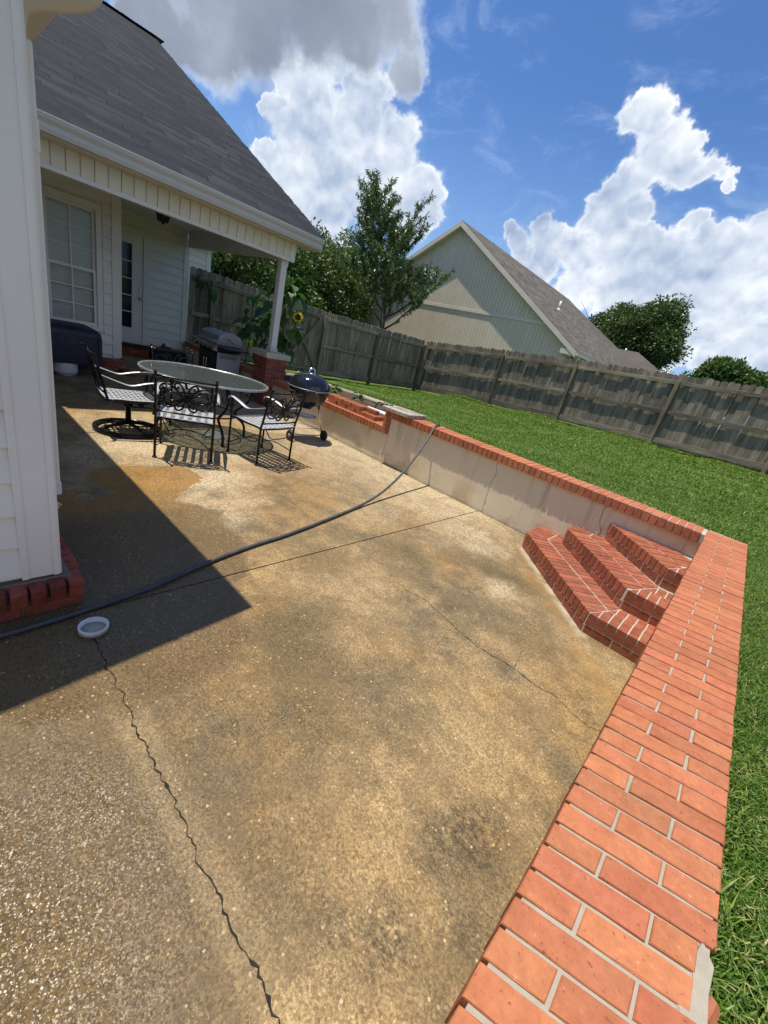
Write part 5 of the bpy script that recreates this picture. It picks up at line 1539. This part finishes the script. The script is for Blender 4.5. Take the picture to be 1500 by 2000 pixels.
# ------------------------------------------------------------------ chairs (front = local +y)
CW, CD, SH = .258, .235, .425
def mirror(path): return [(-p[0], p[1], p[2]) for p in path]
def back_plane(x, z):      # backrest leans away from the seat
    return (x * .95, -CD - max(0, z - SH) * .20 - .02 * (1 - (x / CW) ** 2), z if z < SH else SH + (z - SH) * .93)
def tubes(mb, lists, r, n=6, per=4, sym=True):
    for l in lists:
        P = spline([back_plane(x, z) for x, z in l], per)
        mb.tube(P, r, n)
        if sym: mb.tube([Vector((-p.x, p.y, p.z)) for p in P], r, n)
def backrest_mb():
    mb = MB()
    tubes(mb, [[(.02, .66), (.09, .735), (.15, .775), (.205, .77), (.235, .735), (.225, .70), (.195, .70), (.19, .725)],
               [(.02, .635), (.085, .575), (.15, .545), (.21, .555), (.235, .59), (.222, .625), (.195, .62), (.195, .60)],
               [(.03, .652), (.09, .69), (.15, .70), (.20, .675), (.205, .65), (.175, .622), (.12, .612), (.07, .628), (.03, .645)]], .0095)
    tubes(mb, [[(.008, .67), (.02, .73), (.05, .785), (.085, .80), (.105, .78), (.098, .752), (.075, .748), (.07, .77)],
               [(.006, .635), (.016, .58), (.035, .54), (.065, .518), (.095, .53), (.098, .56), (.075, .572), (.066, .552)]], .0095)
    mb.box(back_plane(0, .648), (.075, .03, .05), ch=.01)
    for sx in (-1, 1):
        mb.lathe([(.001, -.016), (.016, 0), (.001, .016)], 8, back_plane(.045 * sx, .648))
    mb.box(back_plane(0, .70), (.03, .026, .014), ch=.004)
    return mb
def post_mb(s):
    mb = MB()
    P = [(s * CW, -CD, 0), (s * CW, -CD, .2), (s * CW, -CD, SH)] + [(s * CW, -CD - .0968 * k, SH + .405 * k) for k in (.2, .4, .6, .8, 1.0)]
    mb.tube(P, .0125, 8)
    tp = Vector(P[-1])
    mb.tube([tp, tp + Vector((0, -.012, .02)), tp + Vector((0, -.03, .03))], [.0125, .015, .009], 8)
    mb.lathe([(.022, 0), (.022, .012), (.013, .016)], 10, P[0])
    return mb
def front_leg_mb(s):
    mb = MB()
    mb.tube([(s * CW, CD, 0), (s * CW, CD, .62)], .0115, 8)
    mb.lathe([(.022, 0), (.022, .012), (.012, .016)], 10, (s * CW, CD, 0))
    mb.lathe([(.012, .46), (.02, .475), (.013, .49), (.024, .52), (.026, .545), (.016, .575), (.021, .59), (.012, .605)], 10, (s * CW, CD, 0))
    return mb
def arm_mb(s):
    mb = MB()
    P = spline([(s * (CW + .008), -CD - .048, .655), (s * (CW + .02), -.13, .605), (s * (CW + .025), -.03, .585), (s * (CW + .02), .10, .618), (s * (CW + .005), CD, .640), (s * CW, CD + .05, .630), (s * CW, CD + .065, .605)], 5)
    o = []
    vs_, fs = [], []
    for i, p in enumerate(P):
        w = .008 + .014 * math.sin(PI * i / (len(P) - 1))
        for (dx, dz) in ((-w, -.004), (w, -.004), (w, .004), (-w, .004)):
            vs_.append((p.x + dx, p.y, p.z + dz))
    for i in range(len(P) - 1):
        for k in range(4):
            fs.append((i * 4 + k, i * 4 + (k + 1) % 4, (i + 1) * 4 + (k + 1) % 4, (i + 1) * 4 + k))
    mb.add(vs_, fs, True)
    return mb
def seat_z(y):
    t = (y + CD) / (2 * CD)
    return SH + .012 - .05 * max(0, .22 - t) ** 1.0 * 1.2 - .06 * max(0, t - .82) - .012 * math.sin(PI * t)
def seat_mb():
    mb = MB()
    ys_ = np.linspace(-CD - .015, CD + .015, 13)
    # wide strips front to back
    for k in range(7):
        x = -CW + .03 + (2 * CW - .06) * k / 6
        w = .018 if 0 < k < 6 else .028
        for a, c in zip(ys_[:-1], ys_[1:]):
            za, zc = seat_z(a), seat_z(c)
            mb.add([(x - w, a, za), (x + w, a, za), (x + w, c, zc), (x - w, c, zc), (x - w, a, za - .003), (x + w, a, za - .003), (x + w, c, zc - .003), (x - w, c, zc - .003)],
                   [(0, 1, 2, 3), (7, 6, 5, 4), (0, 4, 5, 1), (2, 6, 7, 3), (1, 5, 6, 2), (3, 7, 4, 0)])
    # narrow strips woven across
    for k in range(12):
        y = -CD - .005 + (2 * CD + .01) * k / 11
        z = seat_z(y) - .0045
        w = .0095
        mb.box((0, y, z), (2 * CW - .01, 2 * w, .003))
    return mb
def frame_mb():
    mb = MB()
    P = [(-CW, y, seat_z(y) - .008) for y in np.linspace(-CD, CD, 9)]
    mb.tube(P, .010, 6); mb.tube(mirror(P), .010, 6)
    mb.tube([(x, CD + .02 * (1 - (x / CW) ** 2), seat_z(CD) - .008) for x in np.linspace(-CW, CW, 9)], .010, 6)
    mb.tube([(x, -CD - .035 * (1 - (x / CW) ** 2), seat_z(-CD) - .012) for x in np.linspace(-CW, CW, 9)], .010, 6)
    return mb
def rails_mb():
    mb = MB()
    mb.tube([back_plane(x, .845 - .0 + .0 * x) for x in np.linspace(-CW - .008, CW + .008, 11)], .0105, 6)
    return mb
def lower_mb():
    mb = MB()
    mb.tube([back_plane(x, SH + .055) for x in np.linspace(-CW, CW, 11)], .009, 6)
    return mb
def stretch_mb():
    mb = MB()
    for sy in (-1, 1):
        mb.tube(spline([(-CW, sy * CD, .12), (-.12, sy * CD * .55, .20), (0, sy * CD * .40, .225), (.12, sy * CD * .55, .20), (CW, sy * CD, .12)], 5), .006, 6)
    for sx in (-1, 1):
        mb.tube(spline([(sx * CW, -CD, .30), (sx * CW * .75, -.10, .23), (sx * CW * .62, 0, .20), (sx * CW * .75, .10, .23), (sx * CW, CD, .30)], 5), .006, 6)
    return mb
me_back = backrest_mb().mesh('backrest', M_IRON); me_seat = seat_mb().mesh('seat', M_IRON_S := simple('sky_sheen_iron_seat', (0.66, 0.67, 0.71), 0.36, 0.55, 0.15, 16, 0.06, 160, 0.8))  # black seat and arm iron lightened, painting in the sky's reflection
me_frame = frame_mb().mesh('seat_frame', M_IRON); me_rail = rails_mb().mesh('top_rail', M_IRON); me_low = lower_mb().mesh('lower_rail', M_IRON); me_str = stretch_mb().mesh('stretcher', M_IRON)
me_arm = [arm_mb(s).mesh('arm', M_IRON_S) for s in (-1, 1)]; me_post = [post_mb(s).mesh('back_post', M_IRON) for s in (-1, 1)]; me_fl = [front_leg_mb(s).mesh('front_leg', M_IRON) for s in (-1, 1)]
CH = 'iron chairs round the patio table'
def chair(label, loc, rz, swivel=False):
    t = thing('patio_chair', label, 'chair', (loc[0], loc[1], 0), rz, CH)
    dz = -.03 if swivel else 0
    for nm, me_ in (('seat', me_seat), ('backrest', me_back), ('seat_frame', me_frame), ('top_rail', me_rail), ('lower_rail', me_low)):
        link(nm, me_, t, (0, 0, dz))
    for s in (0, 1): link('arm', me_arm[s], t, (0, 0, dz))
    if not swivel:
        for s in (0, 1): link('back_post', me_post[s], t); link('front_leg', me_fl[s], t)
        link('stretcher', me_str, t)
    else:
        for s in (-1, 1):
            mb = MB(); P = [(s * CW, -CD, SH + dz - .03)] + [(s * CW, -CD - .0968 * k, SH + dz + .405 * k) for k in (0, .25, .5, .75, 1.0)]
            mb.tube(P, .0125, 8); tp = Vector(P[-1]); mb.tube([tp, tp + Vector((0, -.02, .02)), tp + Vector((0, -.05, .022))], [.0125, .013, .007], 8); part('back_post', mb, M_IRON, t)
            mb = MB(); mb.tube([(s * CW, CD, SH + dz - .02), (s * CW, CD, .615 + dz)], .0115, 8); mb.lathe([(.012, .46), (.022, .49), (.014, .52), (.026, .55), (.012, .60)], 10, (s * CW, CD, dz)); part('arm_post', mb, M_IRON, t)
        mb = MB(); mb.tube([(.31 * math.cos(a), .31 * math.sin(a), .028) for a in np.linspace(0, 2 * PI, 49)[:-1]], .0235, 10, closed=True); part('base_ring', mb, M_IRON, t)
        mb = MB()
        for k in range(2):
            a = PI * k / 2 + .4; mb.tube(spline([(.30 * math.cos(a), .30 * math.sin(a), .04), (.15 * math.cos(a), .15 * math.sin(a), .075), (0, 0, .085), (-.15 * math.cos(a), -.15 * math.sin(a), .075), (-.30 * math.cos(a), -.30 * math.sin(a), .04)], 4), .018, 8)
        part('base_arch', mb, M_IRON, t)
        mb = MB(); mb.lathe([(.028, .08), (.028, .27), (.045, .27), (.045, .30), (.03, .30), (.03, .34)], 14); part('column', mb, M_IRON, t)
        mb = MB(); mb.lohi((-.13, -.16, .335), (.13, .16, .348)); mb.lohi((-.14, -.17, .35), (-.11, .17, .385)); mb.lohi((.11, -.17, .35), (.14, .17, .385))
        for s in (-1, 1):
            mb.lathe([(.026, -.05), (.026, .05)], 10, (s * .07, .10, .315), rot=Matrix.Rotation(PI / 2, 3, 'Y'))
        mb.tube([(.14, 0, .30), (.14, .20, .30)], .008, 6); mb.lathe([(.03, -.03), (.03, .03)], 12, (.02, -.02, .305), rot=Matrix.Rotation(PI / 2, 3, 'X')); part('rocker_mechanism', mb, M_IRON, t)
    return t
def face(dx, dy): return math.atan2(-dx, dy)
chair('black iron armchair with its back to the camera on the near side of the table', (-4.04 - .895 * .235, 1.775 + .447 * .235), face(-.895, .447))
chair('black iron armchair on the right of the table beside the kettle grill', (-4.085, 2.67), face(-.968, -.20))
chair('black swivel armchair on a ring base at the left of the table', (-5.02, 1.585), face(.10, 1.0), True)
chair('black iron armchair tucked in at the far side of the table', (-5.50, 2.37), face(1.0, .05))

# ------------------------------------------------------------------ kettle grill
kg = thing('kettle_grill', 'black round kettle grill on wheeled legs by the retaining wall', 'grill', (-4.79, 3.80, 0), 0)
rz_ = .735; rr = .285
mb = MB(); mb.lathe([(.001, rz_ - .275), (.08, rz_ - .268), (.16, rz_ - .235), (.225, rz_ - .175), (.265, rz_ - .10), (.281, rz_ - .03), (.284, rz_)], 40); part('bowl', mb, M_ENAMEL, kg)
mb = MB(); mb.lathe([(.291, rz_ - .012), (.293, rz_ + .006), (.284, rz_ + .035), (.265, rz_ + .085), (.225, rz_ + .135), (.16, rz_ + .172), (.08, rz_ + .190), (.001, rz_ + .194)], 40); lid = part('lid', mb, M_ENAMEL, kg)
mb = MB(); mb.tube([(.292 * math.cos(a), .292 * math.sin(a), rz_ - .002) for a in np.linspace(0, 2 * PI, 61)[:-1]], .006, 6, closed=True); part('rim_band', mb, M_RIM, lid)
mb = MB(); mb.tube(spline([(0, -.05, rz_ + .19), (0, -.045, rz_ + .235), (0, 0, rz_ + .262), (0, .045, rz_ + .235), (0, .05, rz_ + .19)], 5), .013, 8); mb.lathe([(.055, .188), (.05, .198), (.001, .20)], 14, (0, 0, rz_)); part('lid_handle', mb, M_CHROME, lid)
mb = MB(); mb.lathe([(.04, 0), (.038, .006), (.001, .010)], 14, (-.10, -.13, rz_ + .166), rot=Matrix.Rotation(.45, 3, Vector((-.13, .10, 0)).normalized())); part('lid_vent', mb, M_CHROME, lid)
mb = MB(); mb.box((.0, 0, 0), (.035, .05, .018), ch=.004); part('thermo_clip', mb, M_CHROME, kg, (.286, -.10, rz_ - .005))
LG = [(.13, .27), (.13, -.27), (-.29, .0)]
for k, (lx, ly) in enumerate(LG):
    zf = .07 if k < 2 else .012
    d0 = Vector((lx, ly, 0)).normalized()
    top = Vector((d0.x * .17, d0.y * .17, rz_ - .225))
    mb = MB(); mb.tube([top, (lx, ly, zf)], .0115, 8); lg = part('leg', mb, M_CHROME, kg)
    mb = MB(); mb.tube([top + Vector((0, 0, .03)), top + (Vector((lx, ly, zf)) - top) * .12], .0155, 8); part('leg_socket', mb, M_BLACKP, lg)
    if k < 2:
        sgn = 1 if ly > 0 else -1
        mb = MB(); mb.lathe([(.03, -.018), (.068, -.02), (.076, -.01), (.076, .01), (.068, .02), (.03, .018)], 24, rot=Matrix.Rotation(PI / 2, 3, 'X'), close=True)
        wh = part('wheel', mb, M_BLACKP, kg, (lx, ly + sgn * .035, .076))
        mb = MB(); mb.lathe([(.001, -.019), (.05, -.016), (.05, .016), (.001, .019)], 16, rot=Matrix.Rotation(PI / 2, 3, 'X')); part('hub', mb, M_GREYP if sgn < 0 else M_BLACKP, wh)
    else:
        mb = MB(); mb.lathe([(.016, 0), (.016, .03)], 10, (lx, ly, 0)); part('foot', mb, M_BLACKP, lg)
mb = MB(); mb.tube([(.13, -.31, .076), (.13, .31, .076)], .006, 6); mb.tube([(.10, -.23, .17), (.10, .23, .17), (-.23, 0, .17), (.10, -.23, .17)], .0035, 5); part('axle', mb, M_CHROME, kg)
mb = MB(); mb.lathe([(.001, .315), (.12, .318), (.165, .335), (.167, .338), (.12, .323), (.001, .320)], 32); part('ash_pan', mb, M_RIM, kg)
mb = MB(); mb.lathe([(.001, rz_ - .295), (.075, rz_ - .29), (.08, rz_ - .268)], 20); part('bowl_damper', mb, M_BLACKP, kg)
for s in (-1, 1):
    mb = MB(); mb.tube(spline([(-.06, s * .27, rz_ - .06), (-.055, s * .325, rz_ - .055), (0, s * .335, rz_ - .055), (.055, s * .325, rz_ - .055), (.06, s * .27, rz_ - .06)], 4), .009, 6); part('side_handle', mb, M_BLACKP, kg)

# ------------------------------------------------------------------ gas grill (front faces -y)
gg = thing('gas_grill', 'stainless gas grill cart with side shelf in the porch corner', 'grill', (-8.05, 4.10, 0))
mb = MB(); mb.lohi((-.36, -.20, .08), (.355, .235, .665), ch=.006); part('cabinet', mb, M_BLACKP, gg)
mb = MB(); mb.lohi((.356, -.215, .07), (.372, .24, .67), ch=.003)
gs = part('side_panel', mb, M_GREYP, gg)
mb = MB()
for k in range(5):
    for j in range(3): mb.lohi((.373, -.16 + k * .07, .57 + j * .018), (.3745, -.115 + k * .07, .578 + j * .018))
part('louvre', mb, M_DARK, gs)
mb = MB(); mb.lohi((-.376, -.215, .07), (-.361, .24, .67), ch=.003); part('side_panel', mb, M_GREYP, gg)
for s in (-1, 1):
    mb = MB(); mb.lohi((-.35 if s < 0 else .004, -.222, .11), (-.004 if s < 0 else .35, -.203, .64), ch=.004); d_ = part('cabinet_door', mb, M_BLACKP, gg)
    mb = MB(); mb.tube(spline([(s * .05, -.222, .30), (s * .05, -.262, .31), (s * .05, -.265, .40), (s * .05, -.262, .49), (s * .05, -.222, .50)], 4), .009, 8); part('handle', mb, M_CHROME, d_)
mb = MB(); mb.lohi((-.38, -.22, .69), (.38, .24, .80), ch=.008); part('firebox', mb, M_BLACKP, gg)
mb = MB(); mb.extrude([(-.385, -.225, .675), (-.385, -.315, .70), (-.385, -.30, .745), (-.385, -.225, .80)], (.77, 0, 0)); cp = part('control_panel', mb, M_STEEL, gg)
for k in range(4):
    mb = MB(); mb.lathe([(.03, 0), (.03, .008), (.022, .012), (.02, .035), (.001, .038)], 16, (-.27 + k * .18, -.304, .718), rot=Matrix.Rotation(PI / 2 + .35, 3, 'X')); part('knob', mb, M_BLACKP, cp)
mb = MB()
pr = [(-.235, .805), (-.235, .87), (-.20, .955), (-.10, 1.01), (.08, 1.02), (.20, .985), (.235, .90), (.235, .805)]
mb.extrude([(-.375, y, z) for y, z in pr], (.75, 0, 0)); hd = part('hood', mb, M_STEEL, gg)
mb = MB(); mb.tube([(-.30, -.275, .85), (.30, -.275, .85)], .012, 8); mb.box((-.28, -.25, .85), (.02, .05, .02)); mb.box((.28, -.25, .85), (.02, .05, .02)); part('hood_handle', mb, M_CHROME, hd)
mb = MB(); mb.box((-.05, -.02, 1.017), (.10, .035, .006)); mb.box((.16, -.02, 1.017), (.10, .035, .006)); part('hood_mark', mb, M_BLACKP, hd)
mb = MB(); mb.tube(spline([(.377, -.10, .905), (.378, -.02, .91), (.378, .02, .90), (.378, .06, .86), (.378, .10, .845), (.377, .15, .85)], 4), .004, 5); mb.lathe([(.012, 0), (.012, .012)], 8, (.376, -.02, .915), rot=Matrix.Rotation(PI / 2, 3, 'Y')); part('rotisserie_wire', mb, M_BLACKP, hd)
mb = MB(); mb.lohi((.39, -.23, .765), (.72, .22, .79), ch=.006); mb.lohi((.39, -.235, .70), (.41, -.225, .79)); part('side_shelf', mb, M_BLACKP, gg)
mb = MB(); mb.lohi((-.72, -.23, .765), (-.39, .22, .79), ch=.006); part('side_shelf', mb, M_STEEL, gg)
for (cx_, cy_) in ((-.32, -.17), (.32, -.17), (-.32, .2), (.32, .2)):
    mb = MB(); mb.lathe([(.001, -.012), (.03, -.012), (.035, 0), (.03, .012), (.001, .012)], 12, (cx_, cy_, .035), rot=Matrix.Rotation(PI / 2, 3, 'X')); mb.lohi((cx_ - .012, cy_ - .018, .035), (cx_ + .012, cy_ + .018, .08)); part('caster', mb, M_BLACKP, gg)

# ------------------------------------------------------------------ covered grill and tank
cv = thing('covered_cart', 'boxy outdoor cart under a dark navy cover below the porch window', 'cart', (-7.93, 1.40, 0))
mb = MB()
lv = [(.195, 0, .005), (.30, .012, .0), (.45, .0, .006), (.60, .006, .0), (.655, .0, 0.0), (.685, -.03, 0), (.705, -.08, 0)]
N = 40
def rrect(hx, hy, r_, k):
    a = 2 * PI * k / N
    c, s_ = math.cos(a), math.sin(a)
    e = .22
    return (hx * math.copysign(abs(c) ** e, c), hy * math.copysign(abs(s_) ** e, s_))
rows = []
for (z, gro, wv) in lv:
    row = []
    for k in range(N):
        x, y = rrect(.37 + gro, .655 + gro, 0, k)
        wob = wv + .010 * math.sin(k * 1.9 + z * 4) * (1 - (z - .19) / .6)
        row.append((x * (1 + wob), y * (1 + wob), z + .012 * math.sin(k * 1.1) * (z < .2)))
    rows.append(row)
vs_ = [p for r_ in rows for p in r_]; fs = []
for i in range(len(rows) - 1):
    for k in range(N): fs.append((i * N + k, i * N + (k + 1) % N, (i + 1) * N + (k + 1) % N, (i + 1) * N + k))
vs_.append((0, 0, .725)); t_ = len(vs_) - 1
for k in range(N): fs.append(((len(rows) - 1) * N + k, (len(rows) - 1) * N + (k + 1) % N, t_))
mb.add(vs_, fs, True); part('cover', mb, M_NAVY, cv)
for (x, y) in ((.34, .62), (-.02, .62), (.34, -.60), (-.34, .62), (-.34, -.60)):
    mb = MB(); mb.lohi((x - .02, y - .02, 0), (x + .02, y + .02, .60)); part('leg', mb, M_BLACKP, cv)
tk = thing('gas_cylinder', 'white gas cylinder standing on the patio under the navy cover', 'cylinder', (-7.72, 1.60, 0))
mb = MB(); mb.lathe([(.12, 0), (.125, .01), (.12, .03)], 28); part('foot_ring', mb, M_RIM, tk)
mb = MB(); mb.lathe([(.10, .02), (.145, .04), (.155, .08), (.157, .28), (.145, .34), (.10, .38), (.04, .40), (.001, .40)], 28); part('shell', mb, M_TANK, tk)

# ------------------------------------------------------------------ small things
bn = thing('bundle', 'small dark pointed bundle on the ledge behind the far chair', 'bundle', (-10.22, 3.96, .0))
mb = MB(); mb.lohi((-.10, -.30, 0), (.16, .40, .235), ch=.01); part('ledge_block', mb, M_DARK, bn)
mb = MB(); mb.lathe([(.07, .235), (.075, .28), (.045, .33), (.001, .39)], 10, (0, -.03, 0)); mb.lathe([(.06, .235), (.075, .27), (.05, .305), (.001, .315)], 10, (0, .09, 0)); part('cloth', mb, M_BLACKP, bn)

hz_ = thing('garden_hose', 'long grey rubber hose looped from the coping down across the patio', 'hose')
HP = [(-1.965, -.9, .017), (-1.975, -.3, .017), (-1.978, .128, .017), (-1.99, .308, .017), (-2.016, .521, .017), (-2.061, .781, .017), (-2.101, .908, .017), (-2.19, 1.208, .017), (-2.262, 1.55, .017), (-2.305, 1.844, .017), (-2.42, 2.37, .017), (-2.54, 2.85, .02), (-2.63, 3.25, .075), (-2.72, 3.62, .205), (-2.81, 3.95, .39), (-2.885, 4.20, .575), (-2.94, 4.355, .705), (-2.975, 4.45, .765), (-3.02, 4.56, .758), (-3.05, 4.66, .73), (-3.15, 4.80, .69), (-3.5, 5.05, .62), (-4.1, 5.45, .52), (-4.5, 5.62, .50)]
mb = MB(); mb.tube(spline(HP, 6), .0132, 10); part('hose_body', mb, M_HOSE, hz_)

pc = thing('pipe_cap', 'shallow white plastic pipe collar set in the patio by the house corner', 'cap', (-1.858, .442, 0))
mb = MB(); mb.lathe([(.052, .012), (.060, .0), (.062, .032), (.0605, .0345), (.055, .0345), (.0535, .032), (.0525, .012)], 36, close=True); part('collar', mb, M_PVC, pc)
mb = MB(); mb.lathe([(.0522, .004), (.0522, .011)], 30); part('plug', mb, M_CAP, pc)

fg = thing('floor_grate', 'pale slotted square grate lying on the concrete under the table', 'grate', (-4.86, 2.46, 0), R(8))
mb = MB()
for k in range(15): mb.lohi((-.16 + k * .0215, -.16, .004), (-.149 + k * .0215, .16, .012))
for k in range(7): mb.lohi((-.16, -.16 + k * .052, .001), (.155, -.149 + k * .052, .0035))
part('bars', mb, M_GRATE, fg)

# loose cored bricks
def cored():
    mb = MB()
    for y in (-.037, 0, .037): mb.box((0, y, 0), (.192, .016 if y else .012, .057))
    for k in range(6):
        x = -.088 + k * .0352
        mb.box((x, -.0175, -.0005), (.015, .0228, .056)); mb.box((x, .0175, -.0005), (.015, .0228, .056))
    return mb.mesh('loose_brick', M_BRICK)
CO = cored()
zt = .500
labels = ['bottom', 'top']
for lvl in range(2):
    for i in range(5):
        for j in range(2):
            if lvl == 1 and i == 4 and j == 0: continue
            x = -5.00 + i * .213 + (.0 if lvl == 0 else -.10) + random.uniform(-.008, .008)
            o = link('loose_brick', CO, None, (x, 4.495 + j * .104 + random.uniform(-.006, .006), zt + .0285 + lvl * .0575), (0, 0, random.uniform(-.05, .05)))
            tag(o, 'loose red cored brick in the %s layer of the pile on the low coping' % labels[lvl], 'brick', 'loose bricks in the %s layer of the pile' % labels[lvl])
pk = thing('weathered_plank', 'weathered grey wooden slab lying on the raised end of the wall coping', 'plank', (-3.565, 4.47, .738), R(4))
for k in range(3):
    mb = MB(); mb.box((0, -.13 + k * .132, .027), (.47, .128, .048), ch=.006); o = part('board', mb, M_SLABW, pk, (random.uniform(-.012, .012), 0, 0))
pv = thing('plastic_pipe', 'short white plastic pipe on the grass behind the loose bricks', 'pipe')
mb = MB(); mb.tube([(-4.75, 5.02, gz1(-4.7, 5.0) + .06), (-3.95, 5.02, gz1(-3.95, 5.02) + .06)], .04, 12); part('pipe_body', mb, M_PVC, pv)
hb = thing('hose_end', 'short curved grey hose end sticking out of the flower bed soil', 'hose')
mb = MB(); mb.tube(spline([(-4.85, 5.30, .44), (-4.85, 5.31, .56), (-4.82, 5.34, .62), (-4.75, 5.38, .60)], 5), .012, 8); part('hose_body', mb, M_HOSE, hb)
